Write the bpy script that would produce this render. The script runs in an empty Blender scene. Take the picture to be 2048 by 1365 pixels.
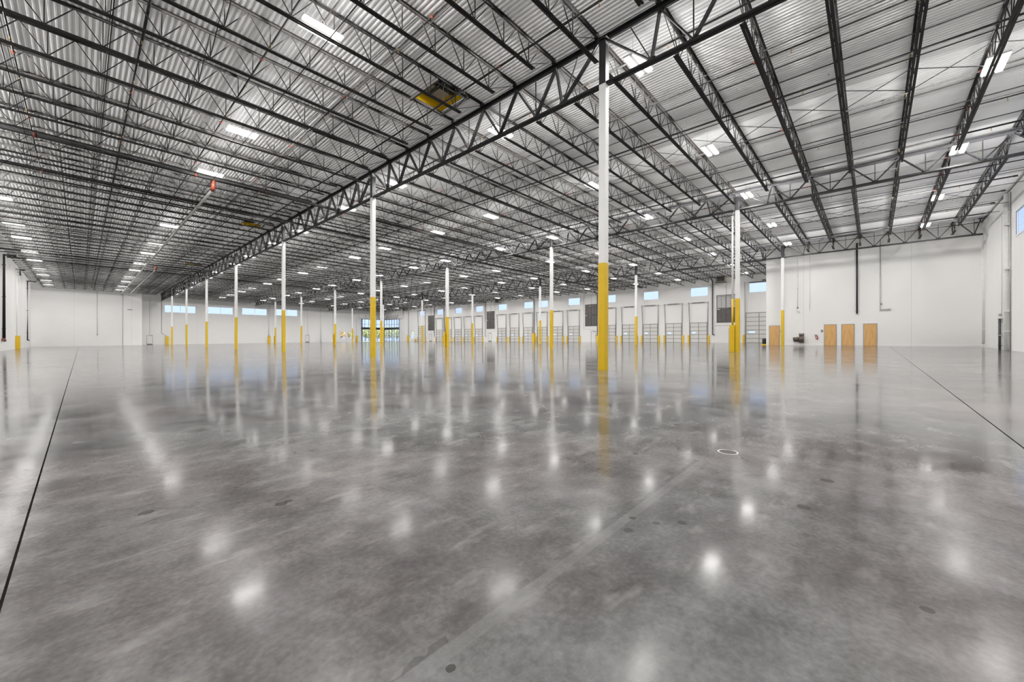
import bpy, math, random
from mathutils import Vector, Matrix

random.seed(7)
S = bpy.context.scene
COL = S.collection

# ------------------------------------------------------------------ camera
CAM_Z = 1.175                       # eye height over the floor at the camera
HEAD = 0.7410                       # heading, radians from +X towards +Y
cam_data = bpy.data.cameras.new('camera')
cam_data.sensor_width = 36.0
cam_data.lens = 789.16 / 2048 * 36.0
cam_data.shift_y = -1.92 / 2048
cam_data.clip_start, cam_data.clip_end = 0.05, 600
cam = bpy.data.objects.new('camera', cam_data)
COL.objects.link(cam)
cam.location = (0, 0, CAM_Z)
cam.rotation_euler = (math.pi / 2, 0, HEAD - math.pi / 2)
S.camera = cam

# ------------------------------------------------------------------ sky, sun, exposure
SKY_HORIZON = (0.68, 0.84, 1.22, 1)
SKY_HIGH = (0.30, 0.52, 0.95, 1)
SKY_STRENGTH = 0.079
LAMP = 14                        # radiance of a high-bay lens
UPLIGHT = 16                      # watts-like figure of the deck-brightening lamp added to each fixture
SUN_POWER = 0.12                     # share of full sunlight, against the exposure below
EXPOSURE = 3.86

world = bpy.data.worlds.new('sky')
S.world = world
world.cycles.sampling_method = 'NONE'
world.use_nodes = True
wn = world.node_tree.nodes
wl = world.node_tree.links
wn.clear()
w_out = wn.new('ShaderNodeOutputWorld')
w_bg = wn.new('ShaderNodeBackground')
w_bg.inputs['Strength'].default_value = SKY_STRENGTH
w_tc = wn.new('ShaderNodeTexCoord')
w_sep = wn.new('ShaderNodeSeparateXYZ')
w_ramp = wn.new('ShaderNodeValToRGB')
w_ramp.color_ramp.elements[0].position = 0.0
w_ramp.color_ramp.elements[0].color = SKY_HORIZON
w_ramp.color_ramp.elements[1].position = 0.62
w_ramp.color_ramp.elements[1].color = SKY_HIGH
w_mid = w_ramp.color_ramp.elements.new(0.14)
w_mid.color = (0.66, 0.82, 1.15, 1)
wl.new(w_tc.outputs['Generated'], w_sep.inputs[0])
wl.new(w_sep.outputs['Z'], w_ramp.inputs[0])
wl.new(w_ramp.outputs[0], w_bg.inputs['Color'])
wl.new(w_bg.outputs[0], w_out.inputs[0])

# sunlight: steep, from behind the right-hand wall; a far lamp for the yard and one for the wall's high windows
SUN_DIR = Vector((1.75, 1.62, -8.3)).normalized()
for nm, aim, dist, cone, power in (('sun_on_yard', Vector((104.0, 172.0, 0.6)), 130.0, 44.0, 4.9e6),):
    sd = bpy.data.lights.new(nm, 'SPOT')
    sd.energy = power * SUN_POWER
    sd.spot_size = math.radians(cone)
    sd.spot_blend = 0.05
    sd.shadow_soft_size = dist * 0.005
    sd.color = (1.0, 0.96, 0.88)
    so = bpy.data.objects.new(nm, sd)
    COL.objects.link(so)
    so.location = aim - SUN_DIR * dist
    so.rotation_euler = SUN_DIR.to_track_quat('-Z', 'Y').to_euler()

S.view_settings.view_transform = 'Standard'
S.view_settings.look = 'None'
S.view_settings.gamma = 1.0
S.view_settings.use_curve_mapping = False
S.view_settings.exposure = EXPOSURE
S.cycles.max_bounces = 8
S.cycles.diffuse_bounces = 5
S.cycles.glossy_bounces = 4
S.cycles.transmission_bounces = 4
S.cycles.transparent_max_bounces = 8
S.cycles.caustics_reflective = False
S.cycles.caustics_refractive = False
S.cycles.sample_clamp_indirect = 0.22
S.cycles.sample_clamp_direct = 0.28
S.cycles.blur_glossy = 0.3
S.cycles.use_adaptive_sampling = False
S.cycles.use_denoising = True
S.cycles.use_light_tree = True

# ------------------------------------------------------------------ the building's own figures
X0, X1, X2, X3, XD = -6.1, 12.076, 30.26, 48.44, 66.5      # left wall, three column rows, dock wall
BAYX = 18.18
Y0, BAYY = 6.82, 15.77                                        # first column, pitch along a row
YR, YF, YBOX, XBOX = -6.75, 117.2, 112.7, 8.64             # right wall, far wall, far box
XW, YW = 51.0, 8.69                                           # office wall with the wooden doors
JS = BAYY / 8                                                 # joist pitch


def fz(x):
    return 0.0117 * x


def lerp_tab(x, xs, ys):
    if x <= xs[0]:
        return ys[0]
    for a in range(len(xs) - 1):
        if x <= xs[a + 1]:
            t = (x - xs[a]) / (xs[a + 1] - xs[a])
            return ys[a] * (1 - t) + ys[a + 1] * t
    return ys[-1]


DX, DZ = [X0, X1, X2, X3, XD], [11.75, 11.62, 11.38, 11.18, 10.98]


def dz(x):
    return lerp_tab(x, DX, DZ)


CH, SH = math.cos(HEAD), math.sin(HEAD)


def in_view(p, m=150):
    l, d = SH * p[0] - CH * p[1], CH * p[0] + SH * p[1]
    if d < 0.3:
        return False
    x, y = 1024 + 789.16 * l / d, 680.6 - 789.16 * (p[2] - CAM_Z) / d
    return -m < x < 2048 + m and -m < y < 1365 + m


ORD = ['zeroth', 'first', 'second', 'third', 'fourth', 'fifth', 'sixth', 'seventh', 'eighth', 'ninth', 'tenth',
       'eleventh', 'twelfth', 'thirteenth', 'fourteenth', 'fifteenth', 'sixteenth', 'seventeenth', 'eighteenth',
       'nineteenth', 'twentieth']
# ------------------------------------------------------------------ materials


def new_mat(name):
    m = bpy.data.materials.new(name)
    m.use_nodes = True
    nt = m.node_tree
    b = nt.nodes['Principled BSDF']
    return m, nt, b


def paint(name, col, rough=0.5, spec=0.5, metal=0.0, var=0.06, scale=3.0, bump=0.0):
    """a painted or plain surface with slight procedural unevenness"""
    m, nt, b = new_mat(name)
    b.inputs['Roughness'].default_value = rough
    b.inputs['Metallic'].default_value = metal
    b.inputs['Specular IOR Level'].default_value = spec
    tc = nt.nodes.new('ShaderNodeTexCoord')
    n = nt.nodes.new('ShaderNodeTexNoise')
    n.inputs['Scale'].default_value = scale
    n.inputs['Detail'].default_value = 3
    nt.links.new(tc.outputs['Object'], n.inputs['Vector'])
    r = nt.nodes.new('ShaderNodeValToRGB')
    r.color_ramp.elements[0].position = 0.3
    r.color_ramp.elements[1].position = 0.7
    r.color_ramp.elements[0].color = tuple(c * (1 - var) for c in col) + (1,)
    r.color_ramp.elements[1].color = tuple(min(1, c * (1 + var)) for c in col) + (1,)
    nt.links.new(n.outputs['Fac'], r.inputs[0])
    nt.links.new(r.outputs[0], b.inputs['Base Color'])
    if bump:
        bp = nt.nodes.new('ShaderNodeBump')
        bp.inputs['Strength'].default_value = bump
        bp.inputs['Distance'].default_value = 0.01
        nt.links.new(n.outputs['Fac'], bp.inputs['Height'])
        nt.links.new(bp.outputs[0], b.inputs['Normal'])
    return m


def emitter(name, col, strength):
    m = bpy.data.materials.new(name)
    m.use_nodes = True
    nt = m.node_tree
    nt.nodes.clear()
    o = nt.nodes.new('ShaderNodeOutputMaterial')
    e = nt.nodes.new('ShaderNodeEmission')
    e.inputs[0].default_value = tuple(col) + (1,)
    e.inputs[1].default_value = strength
    nt.links.new(e.outputs[0], o.inputs[0])
    m.cycles.emission_sampling = 'FRONT'
    return m


class NG:
    """tiny helper for maths inside a node tree"""

    def __init__(self, nt):
        self.nt = nt

    def m(self, op, a, b=None, c=None):
        n = self.nt.nodes.new('ShaderNodeMath')
        n.operation = op
        for i, v in enumerate((a, b, c)):
            if v is None:
                continue
            if isinstance(v, (int, float)):
                n.inputs[i].default_value = v
            else:
                self.nt.links.new(v, n.inputs[i])
        return n.outputs[0]

    def noise(self, vec, scale, detail=4, rough=0.55):
        n = self.nt.nodes.new('ShaderNodeTexNoise')
        n.inputs['Scale'].default_value = scale
        n.inputs['Detail'].default_value = detail
        n.inputs['Roughness'].default_value = rough
        self.nt.links.new(vec, n.inputs['Vector'])
        return n.outputs['Fac']

    def ramp(self, fac, stops):
        r = self.nt.nodes.new('ShaderNodeValToRGB')
        e = r.color_ramp.elements
        e[0].position, e[0].color = stops[0][0], tuple(stops[0][1]) + (1,)
        e[1].position, e[1].color = stops[-1][0], tuple(stops[-1][1]) + (1,)
        for p, c in stops[1:-1]:
            k = e.new(p)
            k.color = tuple(c) + (1,)
        self.nt.links.new(fac, r.inputs[0])
        return r.outputs[0]

    def mix(self, fac, a, b, mode='MIX'):
        n = self.nt.nodes.new('ShaderNodeMix')
        n.data_type = 'RGBA'
        n.blend_type = mode
        for i, v in ((0, fac), (6, a), (7, b)):
            if isinstance(v, (int, float)):
                n.inputs[i].default_value = v
            elif isinstance(v, tuple):
                n.inputs[i].default_value = v + (1,)
            else:
                self.nt.links.new(v, n.inputs[i])
        return n.outputs[2]


def wall_material():
    m, nt, b = new_mat('white_wall_paint')
    g = NG(nt)
    tc = nt.nodes.new('ShaderNodeTexCoord')
    sep = nt.nodes.new('ShaderNodeSeparateXYZ')
    nt.links.new(tc.outputs['Object'], sep.inputs[0])
    big = g.noise(tc.outputs['Object'], 0.25, 3)
    base = g.ramp(big, [(0.3, (0.80, 0.795, 0.785)), (0.7, (0.84, 0.84, 0.835))])
    u = g.m('ADD', sep.outputs['X'], sep.outputs['Y'])          # a wall runs along one of the two
    fr = g.m('FRACT', g.m('DIVIDE', g.m('ADD', u, 100.0 - 66.5 - 22.45), 7.93))
    joint = g.m('LESS_THAN', g.m('ABSOLUTE', g.m('SUBTRACT', fr, 0.5)), 0.0022)
    base = g.mix(g.m('MULTIPLY', joint, 0.4), base, (0.42, 0.42, 0.41))
    nt.links.new(base, b.inputs['Base Color'])
    b.inputs['Roughness'].default_value = 0.55
    b.inputs['Specular IOR Level'].default_value = 0.35
    bp = nt.nodes.new('ShaderNodeBump')
    bp.inputs['Strength'].default_value = 0.08
    bp.inputs['Distance'].default_value = 0.01
    nt.links.new(g.noise(tc.outputs['Object'], 6, 3), bp.inputs['Height'])
    nt.links.new(bp.outputs[0], b.inputs['Normal'])
    return m


def floor_material():
    m, nt, b = new_mat('polished_concrete')
    g = NG(nt)
    tc = nt.nodes.new('ShaderNodeTexCoord')
    P = tc.outputs['Object']
    sep = nt.nodes.new('ShaderNodeSeparateXYZ')
    nt.links.new(P, sep.inputs[0])
    X, Y = sep.outputs['X'], sep.outputs['Y']
    # cloudy finish at several sizes
    n1 = g.noise(P, 0.16, 3)
    n2 = g.noise(P, 0.9, 3, 0.6)
    n3 = g.noise(P, 4.0, 2, 0.6)
    n4 = g.noise(P, 36.0, 2, 0.6)
    fac = g.m('ADD', g.m('MULTIPLY', n1, 0.24), g.m('MULTIPLY', n2, 0.36))
    fac = g.m('ADD', fac, g.m('MULTIPLY', n3, 0.22))
    fac = g.m('ADD', fac, g.m('MULTIPLY', n4, 0.18))
    col = g.ramp(fac, [(0.35, (0.044, 0.041, 0.0395)), (0.45, (0.092, 0.0885, 0.0865)),
                       (0.54, (0.152, 0.1495, 0.1475)), (0.66, (0.245, 0.242, 0.238))])
    # faint rosy and bluish drifts in the slab
    tint = g.noise(P, 0.33, 2)
    col = g.mix(g.m('MULTIPLY', tint, 0.9), col,
                g.ramp(tint, [(0.38, (0.95, 1.0, 1.06)), (0.62, (1.09, 0.97, 0.97))]), 'MULTIPLY')
    # scuffs and pale wear, drawn out by the power trowel
    mp = nt.nodes.new('ShaderNodeMapping')
    mp.inputs['Rotation'].default_value = (0, 0, 0.5)
    mp.inputs['Scale'].default_value = (1.0, 2.6, 1.0)
    nt.links.new(P, mp.inputs['Vector'])
    wear = g.noise(mp.outputs[0], 2.1, 3, 0.6)
    col = g.mix(g.m('MULTIPLY', g.m('MAXIMUM', g.m('SUBTRACT', wear, 0.58), 0.0), 3.0), col, (0.30, 0.29, 0.28))
    col = g.mix(g.m('MULTIPLY', g.m('MAXIMUM', g.m('SUBTRACT', 0.42, wear), 0.0), 2.6), col, (0.035, 0.033, 0.032))

    # trowelled strip across the slab near the camera
    along = g.m('MULTIPLY', g.m('GREATER_THAN', X, 0.55), g.m('LESS_THAN', X, 3.9))
    strip = g.m('MULTIPLY', g.m('LESS_THAN', g.m('ABSOLUTE', g.m('SUBTRACT', Y, 1.17)), 0.033), along)
    col = g.mix(g.m('MULTIPLY', strip, 0.30), col, (0.20, 0.20, 0.198))
    edge = g.m('LESS_THAN', g.m('ABSOLUTE', g.m('SUBTRACT', Y, 1.225)), 0.018)
    edge = g.m('MULTIPLY', g.m('MULTIPLY', edge, along), g.m('GREATER_THAN', n3, 0.55))
    col = g.mix(g.m('MULTIPLY', edge, 0.38), col, (0.035, 0.032, 0.03))

    # joints: strong construction joints and fainter saw cuts
    def line(coord, at, half):
        return g.m('LESS_THAN', g.m('ABSOLUTE', g.m('SUBTRACT', coord, at)), half)
    strong = g.m('MAXIMUM', line(X, -0.24, 0.0058), line(Y, -1.13, 0.0068))
    weak = None
    for c, at in ([(X, 3.88 + 4.1 * k) for k in range(2)] + [(X, X1 + 4.545 * k) for k in range(1, 12)] +
                  [(Y, y) for y in (2.88, 3.36, 4.84)] + [(Y, Y0 + 3.94 * k) for k in range(1, 28)]):
        l_ = line(c, at, 0.0035)
        weak = l_ if weak is None else g.m('MAXIMUM', weak, l_)
    weak = g.m('MULTIPLY', weak, g.m('MINIMUM', g.m('MULTIPLY', g.noise(P, 3.0, 1), 1.6), 1.0))
    col = g.mix(g.m('MULTIPLY', weak, 0.5), col, (0.03, 0.028, 0.026))
    col = g.mix(strong, col, (0.008, 0.007, 0.006))

    # small oil spots
    for (sx, sy, r) in ((0.30, 3.64, .040), (0.96, 3.10, .040), (1.01, 3.11, .026), (2.23, 1.09, .030), (2.40, 1.14, .024),
                        (2.43, 1.00, .024), (2.54, .88, .026), (3.32, .35, .040), (2.43, -.17, .024), (.885, 1.105, .020),
                        (3.73, 1.74, .030), (4.04, .27, .045), (4.89, 2.02, .05), (4.5, 1.6, .03), (5.3, 1.9, .05)):
        d = g.m('SQRT', g.m('ADD', g.m('POWER', g.m('SUBTRACT', X, sx), 2.0), g.m('POWER', g.m('SUBTRACT', Y, sy), 2.0)))
        d = g.m('ADD', d, g.m('MULTIPLY', g.m('SUBTRACT', g.noise(P, 30.0, 2), 0.5), r * 0.8))
        col = g.mix(g.m('MULTIPLY', g.m('LESS_THAN', d, r), 0.75), col, (0.03, 0.028, 0.025))
    nt.links.new(col, b.inputs['Base Color'])
    nt.links.new(g.m('MULTIPLY', g.m('SUBTRACT', 1.0, strong), 0.25), b.inputs['Specular IOR Level'])
    b.inputs['IOR'].default_value = 1.5
    rr = nt.nodes.new('ShaderNodeMapRange')
    rr.inputs['From Min'].default_value = 0.35
    rr.inputs['From Max'].default_value = 0.65
    rr.inputs['To Min'].default_value = 0.085
    rr.inputs['To Max'].default_value = 0.145
    nt.links.new(g.m('ADD', g.m('MULTIPLY', n2, 0.6), g.m('MULTIPLY', n3, 0.4)), rr.inputs['Value'])
    nt.links.new(rr.outputs[0], b.inputs['Roughness'])
    return m


def deck_material():
    m, nt, b = new_mat('white_roof_deck')
    g = NG(nt)
    tc = nt.nodes.new('ShaderNodeTexCoord')
    P = tc.outputs['Object']
    n = g.noise(P, 0.7, 3)
    col = g.ramp(n, [(0.3, (0.84, 0.845, 0.85)), (0.7, (0.90, 0.905, 0.91))])
    v = nt.nodes.new('ShaderNodeTexVoronoi')          # tips of roofing screws
    v.inputs['Scale'].default_value = 1.7
    nt.links.new(P, v.inputs['Vector'])
    sp = g.m('LESS_THAN', v.outputs['Distance'], 0.045)
    col = g.mix(g.m('MULTIPLY', sp, 0.8), col, (0.10, 0.09, 0.08))
    nt.links.new(col, b.inputs['Base Color'])
    b.inputs['Roughness'].default_value = 0.5
    return m


def wood_material():
    m, nt, b = new_mat('oak_veneer')
    g = NG(nt)
    tc = nt.nodes.new('ShaderNodeTexCoord')
    mp = nt.nodes.new('ShaderNodeMapping')
    mp.inputs['Scale'].default_value = (6, 6, 0.5)
    nt.links.new(tc.outputs['Object'], mp.inputs['Vector'])
    n = g.noise(mp.outputs[0], 2.2, 5, 0.6)
    col = g.ramp(n, [(0.3, (0.50, 0.27, 0.085)), (0.5, (0.60, 0.35, 0.125)), (0.7, (0.68, 0.42, 0.17))])
    nt.links.new(col, b.inputs['Base Color'])
    b.inputs['Roughness'].default_value = 0.42
    return m


def glass_material(name, tint=(0.97, 0.985, 0.99)):
    m = bpy.data.materials.new(name)
    m.use_nodes = True
    nt = m.node_tree
    nt.nodes.clear()
    o = nt.nodes.new('ShaderNodeOutputMaterial')
    t = nt.nodes.new('ShaderNodeBsdfTransparent')
    t.inputs[0].default_value = tuple(tint) + (1,)
    gl = nt.nodes.new('ShaderNodeBsdfGlossy')
    gl.inputs['Roughness'].default_value = 0.02
    fr = nt.nodes.new('ShaderNodeFresnel')
    fr.inputs[0].default_value = 1.35
    mx = nt.nodes.new('ShaderNodeMixShader')
    mul = nt.nodes.new('ShaderNodeMath')
    mul.operation = 'MULTIPLY'
    mul.inputs[1].default_value = 0.15
    nt.links.new(fr.outputs[0], mul.inputs[0])
    nt.links.new(mul.outputs[0], mx.inputs[0])
    nt.links.new(t.outputs[0], mx.inputs[1])
    nt.links.new(gl.outputs[0], mx.inputs[2])
    nt.links.new(mx.outputs[0], o.inputs[0])
    return m


M = dict(
    wall=wall_material(), floor=floor_material(), deck=deck_material(), wood=wood_material(),
    glass=glass_material('clear_glass'),
    joist=paint('joist_primer', (0.0085, 0.0075, 0.007), 0.5, 0.22, var=0.15),
    girder=paint('girder_primer', (0.0085, 0.0085, 0.0095), 0.5, 0.25, var=0.15),
    colwhite=paint('white_column_paint', (0.80, 0.80, 0.80), 0.4, 0.5, var=0.02),
    yellow=paint('safety_yellow', (0.66, 0.43, 0.002), 0.38, 0.5, var=0.04),
    pipeblack=paint('black_pipe', (0.008, 0.0075, 0.0075), 0.5, 0.25, var=0.1),
    pipegrey=paint('dark_grey_pipe', (0.05, 0.049, 0.048), 0.5, 0.5, var=0.1),
    pipewhite=paint('white_pipe_paint', (0.82, 0.82, 0.81), 0.45, 0.4, var=0.03),
    galv=paint('galvanised_steel', (0.42, 0.41, 0.40), 0.38, 0.5, 0.6, var=0.15),
    orange=paint('orange_coupling', (0.11, 0.018, 0.007), 0.45, 0.5, var=0.1),
    brass=paint('brass_head', (0.45, 0.33, 0.16), 0.35, 0.5, 0.7),
    frame=paint('grey_door_frame', (0.30, 0.30, 0.30), 0.45, 0.5),
    steel=paint('satin_steel', (0.36, 0.36, 0.36), 0.35, 0.5, 0.8),
    dark=paint('dark_metal', (0.03, 0.029, 0.028), 0.5, 0.5, var=0.15),
    darker=paint('black_rubber', (0.018, 0.018, 0.018), 0.6, 0.4),
    doorgrey=paint('dock_door_skin', (0.66, 0.65, 0.63), 0.45, 0.4, var=0.03),
    doorline=paint('dock_door_stile', (0.20, 0.195, 0.19), 0.45, 0.5, var=0.06),
    louver=paint('bronze_louver', (0.085, 0.077, 0.073), 0.5, 0.4, var=0.18, scale=1.2),
    louverlight=paint('pale_louver', (0.60, 0.59, 0.59), 0.5, 0.4, var=0.06),
    winframe=paint('white_window_frame', (0.84, 0.84, 0.84), 0.4, 0.4, var=0.01),
    exitdoor=paint('white_exit_door', (0.78, 0.78, 0.77), 0.45, 0.4, var=0.02),
    bronze=paint('bronze_mullion', (0.10, 0.098, 0.098), 0.4, 0.5),
    tan=paint('tan_heater', (0.55, 0.48, 0.36), 0.45, 0.5, var=0.08),
    red=paint('extinguisher_red', (0.30, 0.012, 0.012), 0.3, 0.5),
    plaque=paint('charcoal_plaque', (0.06, 0.065, 0.07), 0.5, 0.4),
    plaquewhite=paint('raised_white', (0.80, 0.80, 0.80), 0.5, 0.4),
    signred=paint('sign_red', (0.55, 0.02, 0.02), 0.5, 0.4),
    fountain=paint('bronze_fountain', (0.125, 0.100, 0.080), 0.35, 0.5, 0.35, var=0.1),
    drain=paint('rusty_drain', (0.022, 0.016, 0.013), 0.6, 0.4, var=0.35, scale=40),
    housing=paint('white_fixture', (0.80, 0.80, 0.80), 0.4, 0.4, var=0.01),
    lens=emitter('high_bay_lens', (1.0, 0.975, 0.94), LAMP),
    uplens=paint('frosted_uplight_cover', (0.85, 0.85, 0.85), 0.3, 0.5, var=0.01),  # cover of the lamp added to brighten the deck
    gypsum=paint('white_gypsum', (0.82, 0.81, 0.80), 0.6, 0.3, var=0.01),
    leafy=paint('yellow_green_leaves', (0.085, 0.10, 0.02), 0.6, 0.3, var=0.5, scale=2.5),
    leafo=paint('orange_leaves', (0.17, 0.08, 0.018), 0.6, 0.3, var=0.4, scale=2.5),
    bark=paint('tree_bark', (0.12, 0.09, 0.07), 0.8, 0.2, var=0.2),
    apron=paint('pale_concrete_apron', (0.30, 0.295, 0.28), 0.8, 0.2, var=0.08, scale=0.3),
)

# ------------------------------------------------------------------ mesh building


class MB:
    def __init__(self):
        self.v, self.f = [], []

    def add(self, vs, fs):
        o = len(self.v)
        self.v += [tuple(p) for p in vs]
        self.f += [tuple(o + i for i in q) for q in fs]
        return self

    def box(self, x0, x1, y0, y1, z0, z1):
        x0, x1 = min(x0, x1), max(x0, x1)
        y0, y1 = min(y0, y1), max(y0, y1)
        z0, z1 = min(z0, z1), max(z0, z1)
        return self.add([(x0, y0, z0), (x1, y0, z0), (x1, y1, z0), (x0, y1, z0), (x0, y0, z1), (x1, y0, z1), (x1, y1, z1), (x0, y1, z1)],
                        [(0, 3, 2, 1), (4, 5, 6, 7), (0, 1, 5, 4), (1, 2, 6, 5), (2, 3, 7, 6), (3, 0, 4, 7)])

    def cbox(self, x0, x1, y0, y1, z0, z1, c=0.01):
        """box with its vertical and top edges chamfered"""
        a = [(x0 + c, y0), (x1 - c, y0), (x1, y0 + c), (x1, y1 - c), (x1 - c, y1), (x0 + c, y1), (x0, y1 - c), (x0, y0 + c)]
        cx, cy = (x0 + x1) / 2, (y0 + y1) / 2
        kx, ky = 1 - 2 * c / (x1 - x0), 1 - 2 * c / (y1 - y0)
        b = [(cx + (p[0] - cx) * kx, cy + (p[1] - cy) * ky) for p in a]
        vs = [(p[0], p[1], z0) for p in a] + [(p[0], p[1], z1 - c) for p in a] + [(p[0], p[1], z1) for p in b]
        fs = [tuple(range(7, -1, -1)), tuple(range(16, 24))]
        for r in (0, 8):
            for i in range(8):
                j = (i + 1) % 8
                fs.append((r + i, r + j, r + 8 + j, r + 8 + i))
        return self.add(vs, fs)

    def bar(self, p, q, w, h, up=(0, 0, 1)):
        """square bar from p to q, w across and h along 'up'"""
        p, q = Vector(p), Vector(q)
        d = (q - p).normalized()
        u = Vector(up)
        if abs(d.dot(u)) > 0.98:
            u = Vector((1, 0, 0))
        s = d.cross(u).normalized()
        u = s.cross(d).normalized()
        vs = []
        for b in (p, q):
            for (i, j) in ((-1, -1), (1, -1), (1, 1), (-1, 1)):
                vs.append(b + s * (i * w / 2) + u * (j * h / 2))
        return self.add(vs, [(0, 1, 2, 3), (7, 6, 5, 4), (0, 4, 5, 1), (1, 5, 6, 2), (2, 6, 7, 3), (3, 7, 4, 0)])

    def tube(self, pts, r, n=8, cap=True):
        pts = [Vector(p) for p in pts]
        rings = []
        prev = None
        for i, p in enumerate(pts):
            if i == 0:
                d = pts[1] - pts[0]
            elif i == len(pts) - 1:
                d = pts[-1] - pts[-2]
            else:
                d = (pts[i + 1] - p).normalized() + (p - pts[i - 1]).normalized()
            d.normalize()
            u = Vector((0, 0, 1)) if abs(d.z) < 0.9 else Vector((1, 0, 0))
            if prev is not None and abs(prev.dot(d)) < 0.95:
                u = prev
            s = d.cross(u).normalized()
            u = s.cross(d).normalized()
            prev = u
            rr = r[i] if isinstance(r, (list, tuple)) else r
            rings.append([p + (s * math.cos(2 * math.pi * k / n) + u * math.sin(2 * math.pi * k / n)) * rr for k in range(n)])
        vs = [v for ring in rings for v in ring]
        fs = []
        for i in range(len(rings) - 1):
            for k in range(n):
                j = (k + 1) % n
                fs.append((i * n + k, i * n + j, (i + 1) * n + j, (i + 1) * n + k))
        if cap:
            fs.append(tuple(range(n - 1, -1, -1)))
            fs.append(tuple(range((len(rings) - 1) * n, len(rings) * n)))
        return self.add(vs, fs)

    def prism(self, prof, a, b, axis):
        """extrude a 2-D profile from a to b along an axis: x -> (y,z), y -> (x,z), z -> (x,y)"""
        n = len(prof)

        def put(p, t):
            return {'x': (t, p[0], p[1]), 'y': (p[0], t, p[1]), 'z': (p[0], p[1], t)}[axis]
        vs = [put(p, a) for p in prof] + [put(p, b) for p in prof]
        fs = [tuple(range(n - 1, -1, -1)), tuple(range(n, 2 * n))]
        for i in range(n):
            j = (i + 1) % n
            fs.append((i, j, n + j, n + i))
        return self.add(vs, fs)

    def lathe(self, prof, n=20):
        """revolve (r, z) pairs about z"""
        vs, fs = [], []
        for (r, z) in prof:
            for k in range(n):
                a = 2 * math.pi * k / n
                vs.append((r * math.cos(a), r * math.sin(a), z))
        for i in range(len(prof) - 1):
            for k in range(n):
                j = (k + 1) % n
                fs.append((i * n + k, i * n + j, (i + 1) * n + j, (i + 1) * n + k))
        fs.append(tuple(range(n - 1, -1, -1)))
        fs.append(tuple(range((len(prof) - 1) * n, len(prof) * n)))
        return self.add(vs, fs)

    def mesh(self, name, mat):
        me = bpy.data.meshes.new(name)
        me.from_pydata(self.v, [], self.f)
        me.materials.append(mat)
        me.update()
        return me


def obj(name, mb, mat, parent=None, loc=None, smooth=False):
    me = mb if isinstance(mb, bpy.types.Mesh) else mb.mesh(name, mat)
    o = bpy.data.objects.new(name, me)
    COL.objects.link(o)
    if parent is not None:
        o.parent = parent
    if loc is not None:
        o.location = loc
    if smooth:
        for p in me.polygons:
            p.use_smooth = True
    return o


def tag(o, label, cat, group=None, kind=None):
    o['label'] = label
    o['category'] = cat
    if group:
        o['group'] = group
    if kind:
        o['kind'] = kind
    return o


def thing(name, label, cat, loc=(0, 0, 0), rot=(0, 0, 0), group=None, kind=None):
    o = bpy.data.objects.new(name, None)
    COL.objects.link(o)
    o.empty_display_size = 0.2
    o.location = loc
    o.rotation_euler = rot
    return tag(o, label, cat, group, kind)


def struct(name, mb, mat, label, cat):
    return tag(obj(name, mb, mat), label, cat, kind='structure')


def kids(o):
    return KIDS.get(o.name, ())


KIDS = {}


def remember(root):
    """note a finished thing's parts and sub-parts so that it can be copied"""
    def walk(o):
        KIDS[o.name] = [c for c in COL.objects if c.parent is o] if False else list(o.children)
        for c in KIDS[o.name]:
            walk(c)
    walk(root)
    return root


def copy_tree(o, parent=None):
    c = o.copy()
    COL.objects.link(c)
    if parent is not None:
        c.parent = parent
    for ch in kids(o):
        copy_tree(ch, c)
    return c


# ------------------------------------------------------------------ walls, floor, deck


def wall_mesh(axis, at, out, u0, u1, ztop, holes, zb=None, thick=0.25):
    """wall along u with its inner face at 'at', 'out' = +1/-1 side it thickens to; axis 'x' = face at X=at, runs along Y.
    zb(u) is the foot line, ztop(u) the head line."""
    us = sorted({u0, u1} | {h[0] for h in holes} | {h[1] for h in holes})
    zs = sorted({h[2] for h in holes} | {h[3] for h in holes})
    zs = [None] + zs + ['top']
    mb = MB()

    def zz(k, u):
        if zs[k] is None:
            return zb(u)
        if zs[k] == 'top':
            return ztop(u)
        return zs[k]

    def pt(u, z, t):
        w = at + out * t
        return (w, u, z) if axis == 'x' else (u, w, z)

    def solid(i, k):
        if i < 0 or i >= len(us) - 1 or k < 0 or k >= len(zs) - 1:
            return False
        uc = (us[i] + us[i + 1]) / 2
        zc = (zz(k, uc) + zz(k + 1, uc)) / 2
        return not any(h[0] < uc < h[1] and h[2] < zc < h[3] for h in holes)
    for i in range(len(us) - 1):
        for k in range(len(zs) - 1):
            if not solid(i, k):
                continue
            a, b = us[i], us[i + 1]
            q = [(a, zz(k, a)), (b, zz(k, b)), (b, zz(k + 1, b)), (a, zz(k + 1, a))]
            for t in (0, thick):
                mb.add([pt(u, z, t) for u, z in q], [(0, 1, 2, 3)])
            for (p, r, nb) in ((0, 1, (i, k - 1)), (1, 2, (i + 1, k)), (2, 3, (i, k + 1)), (3, 0, (i - 1, k))):
                if not solid(*nb):
                    mb.add([pt(*q[p], 0), pt(*q[r], 0), pt(*q[r], thick), pt(*q[p], thick)], [(0, 1, 2, 3)])
    return mb


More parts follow.
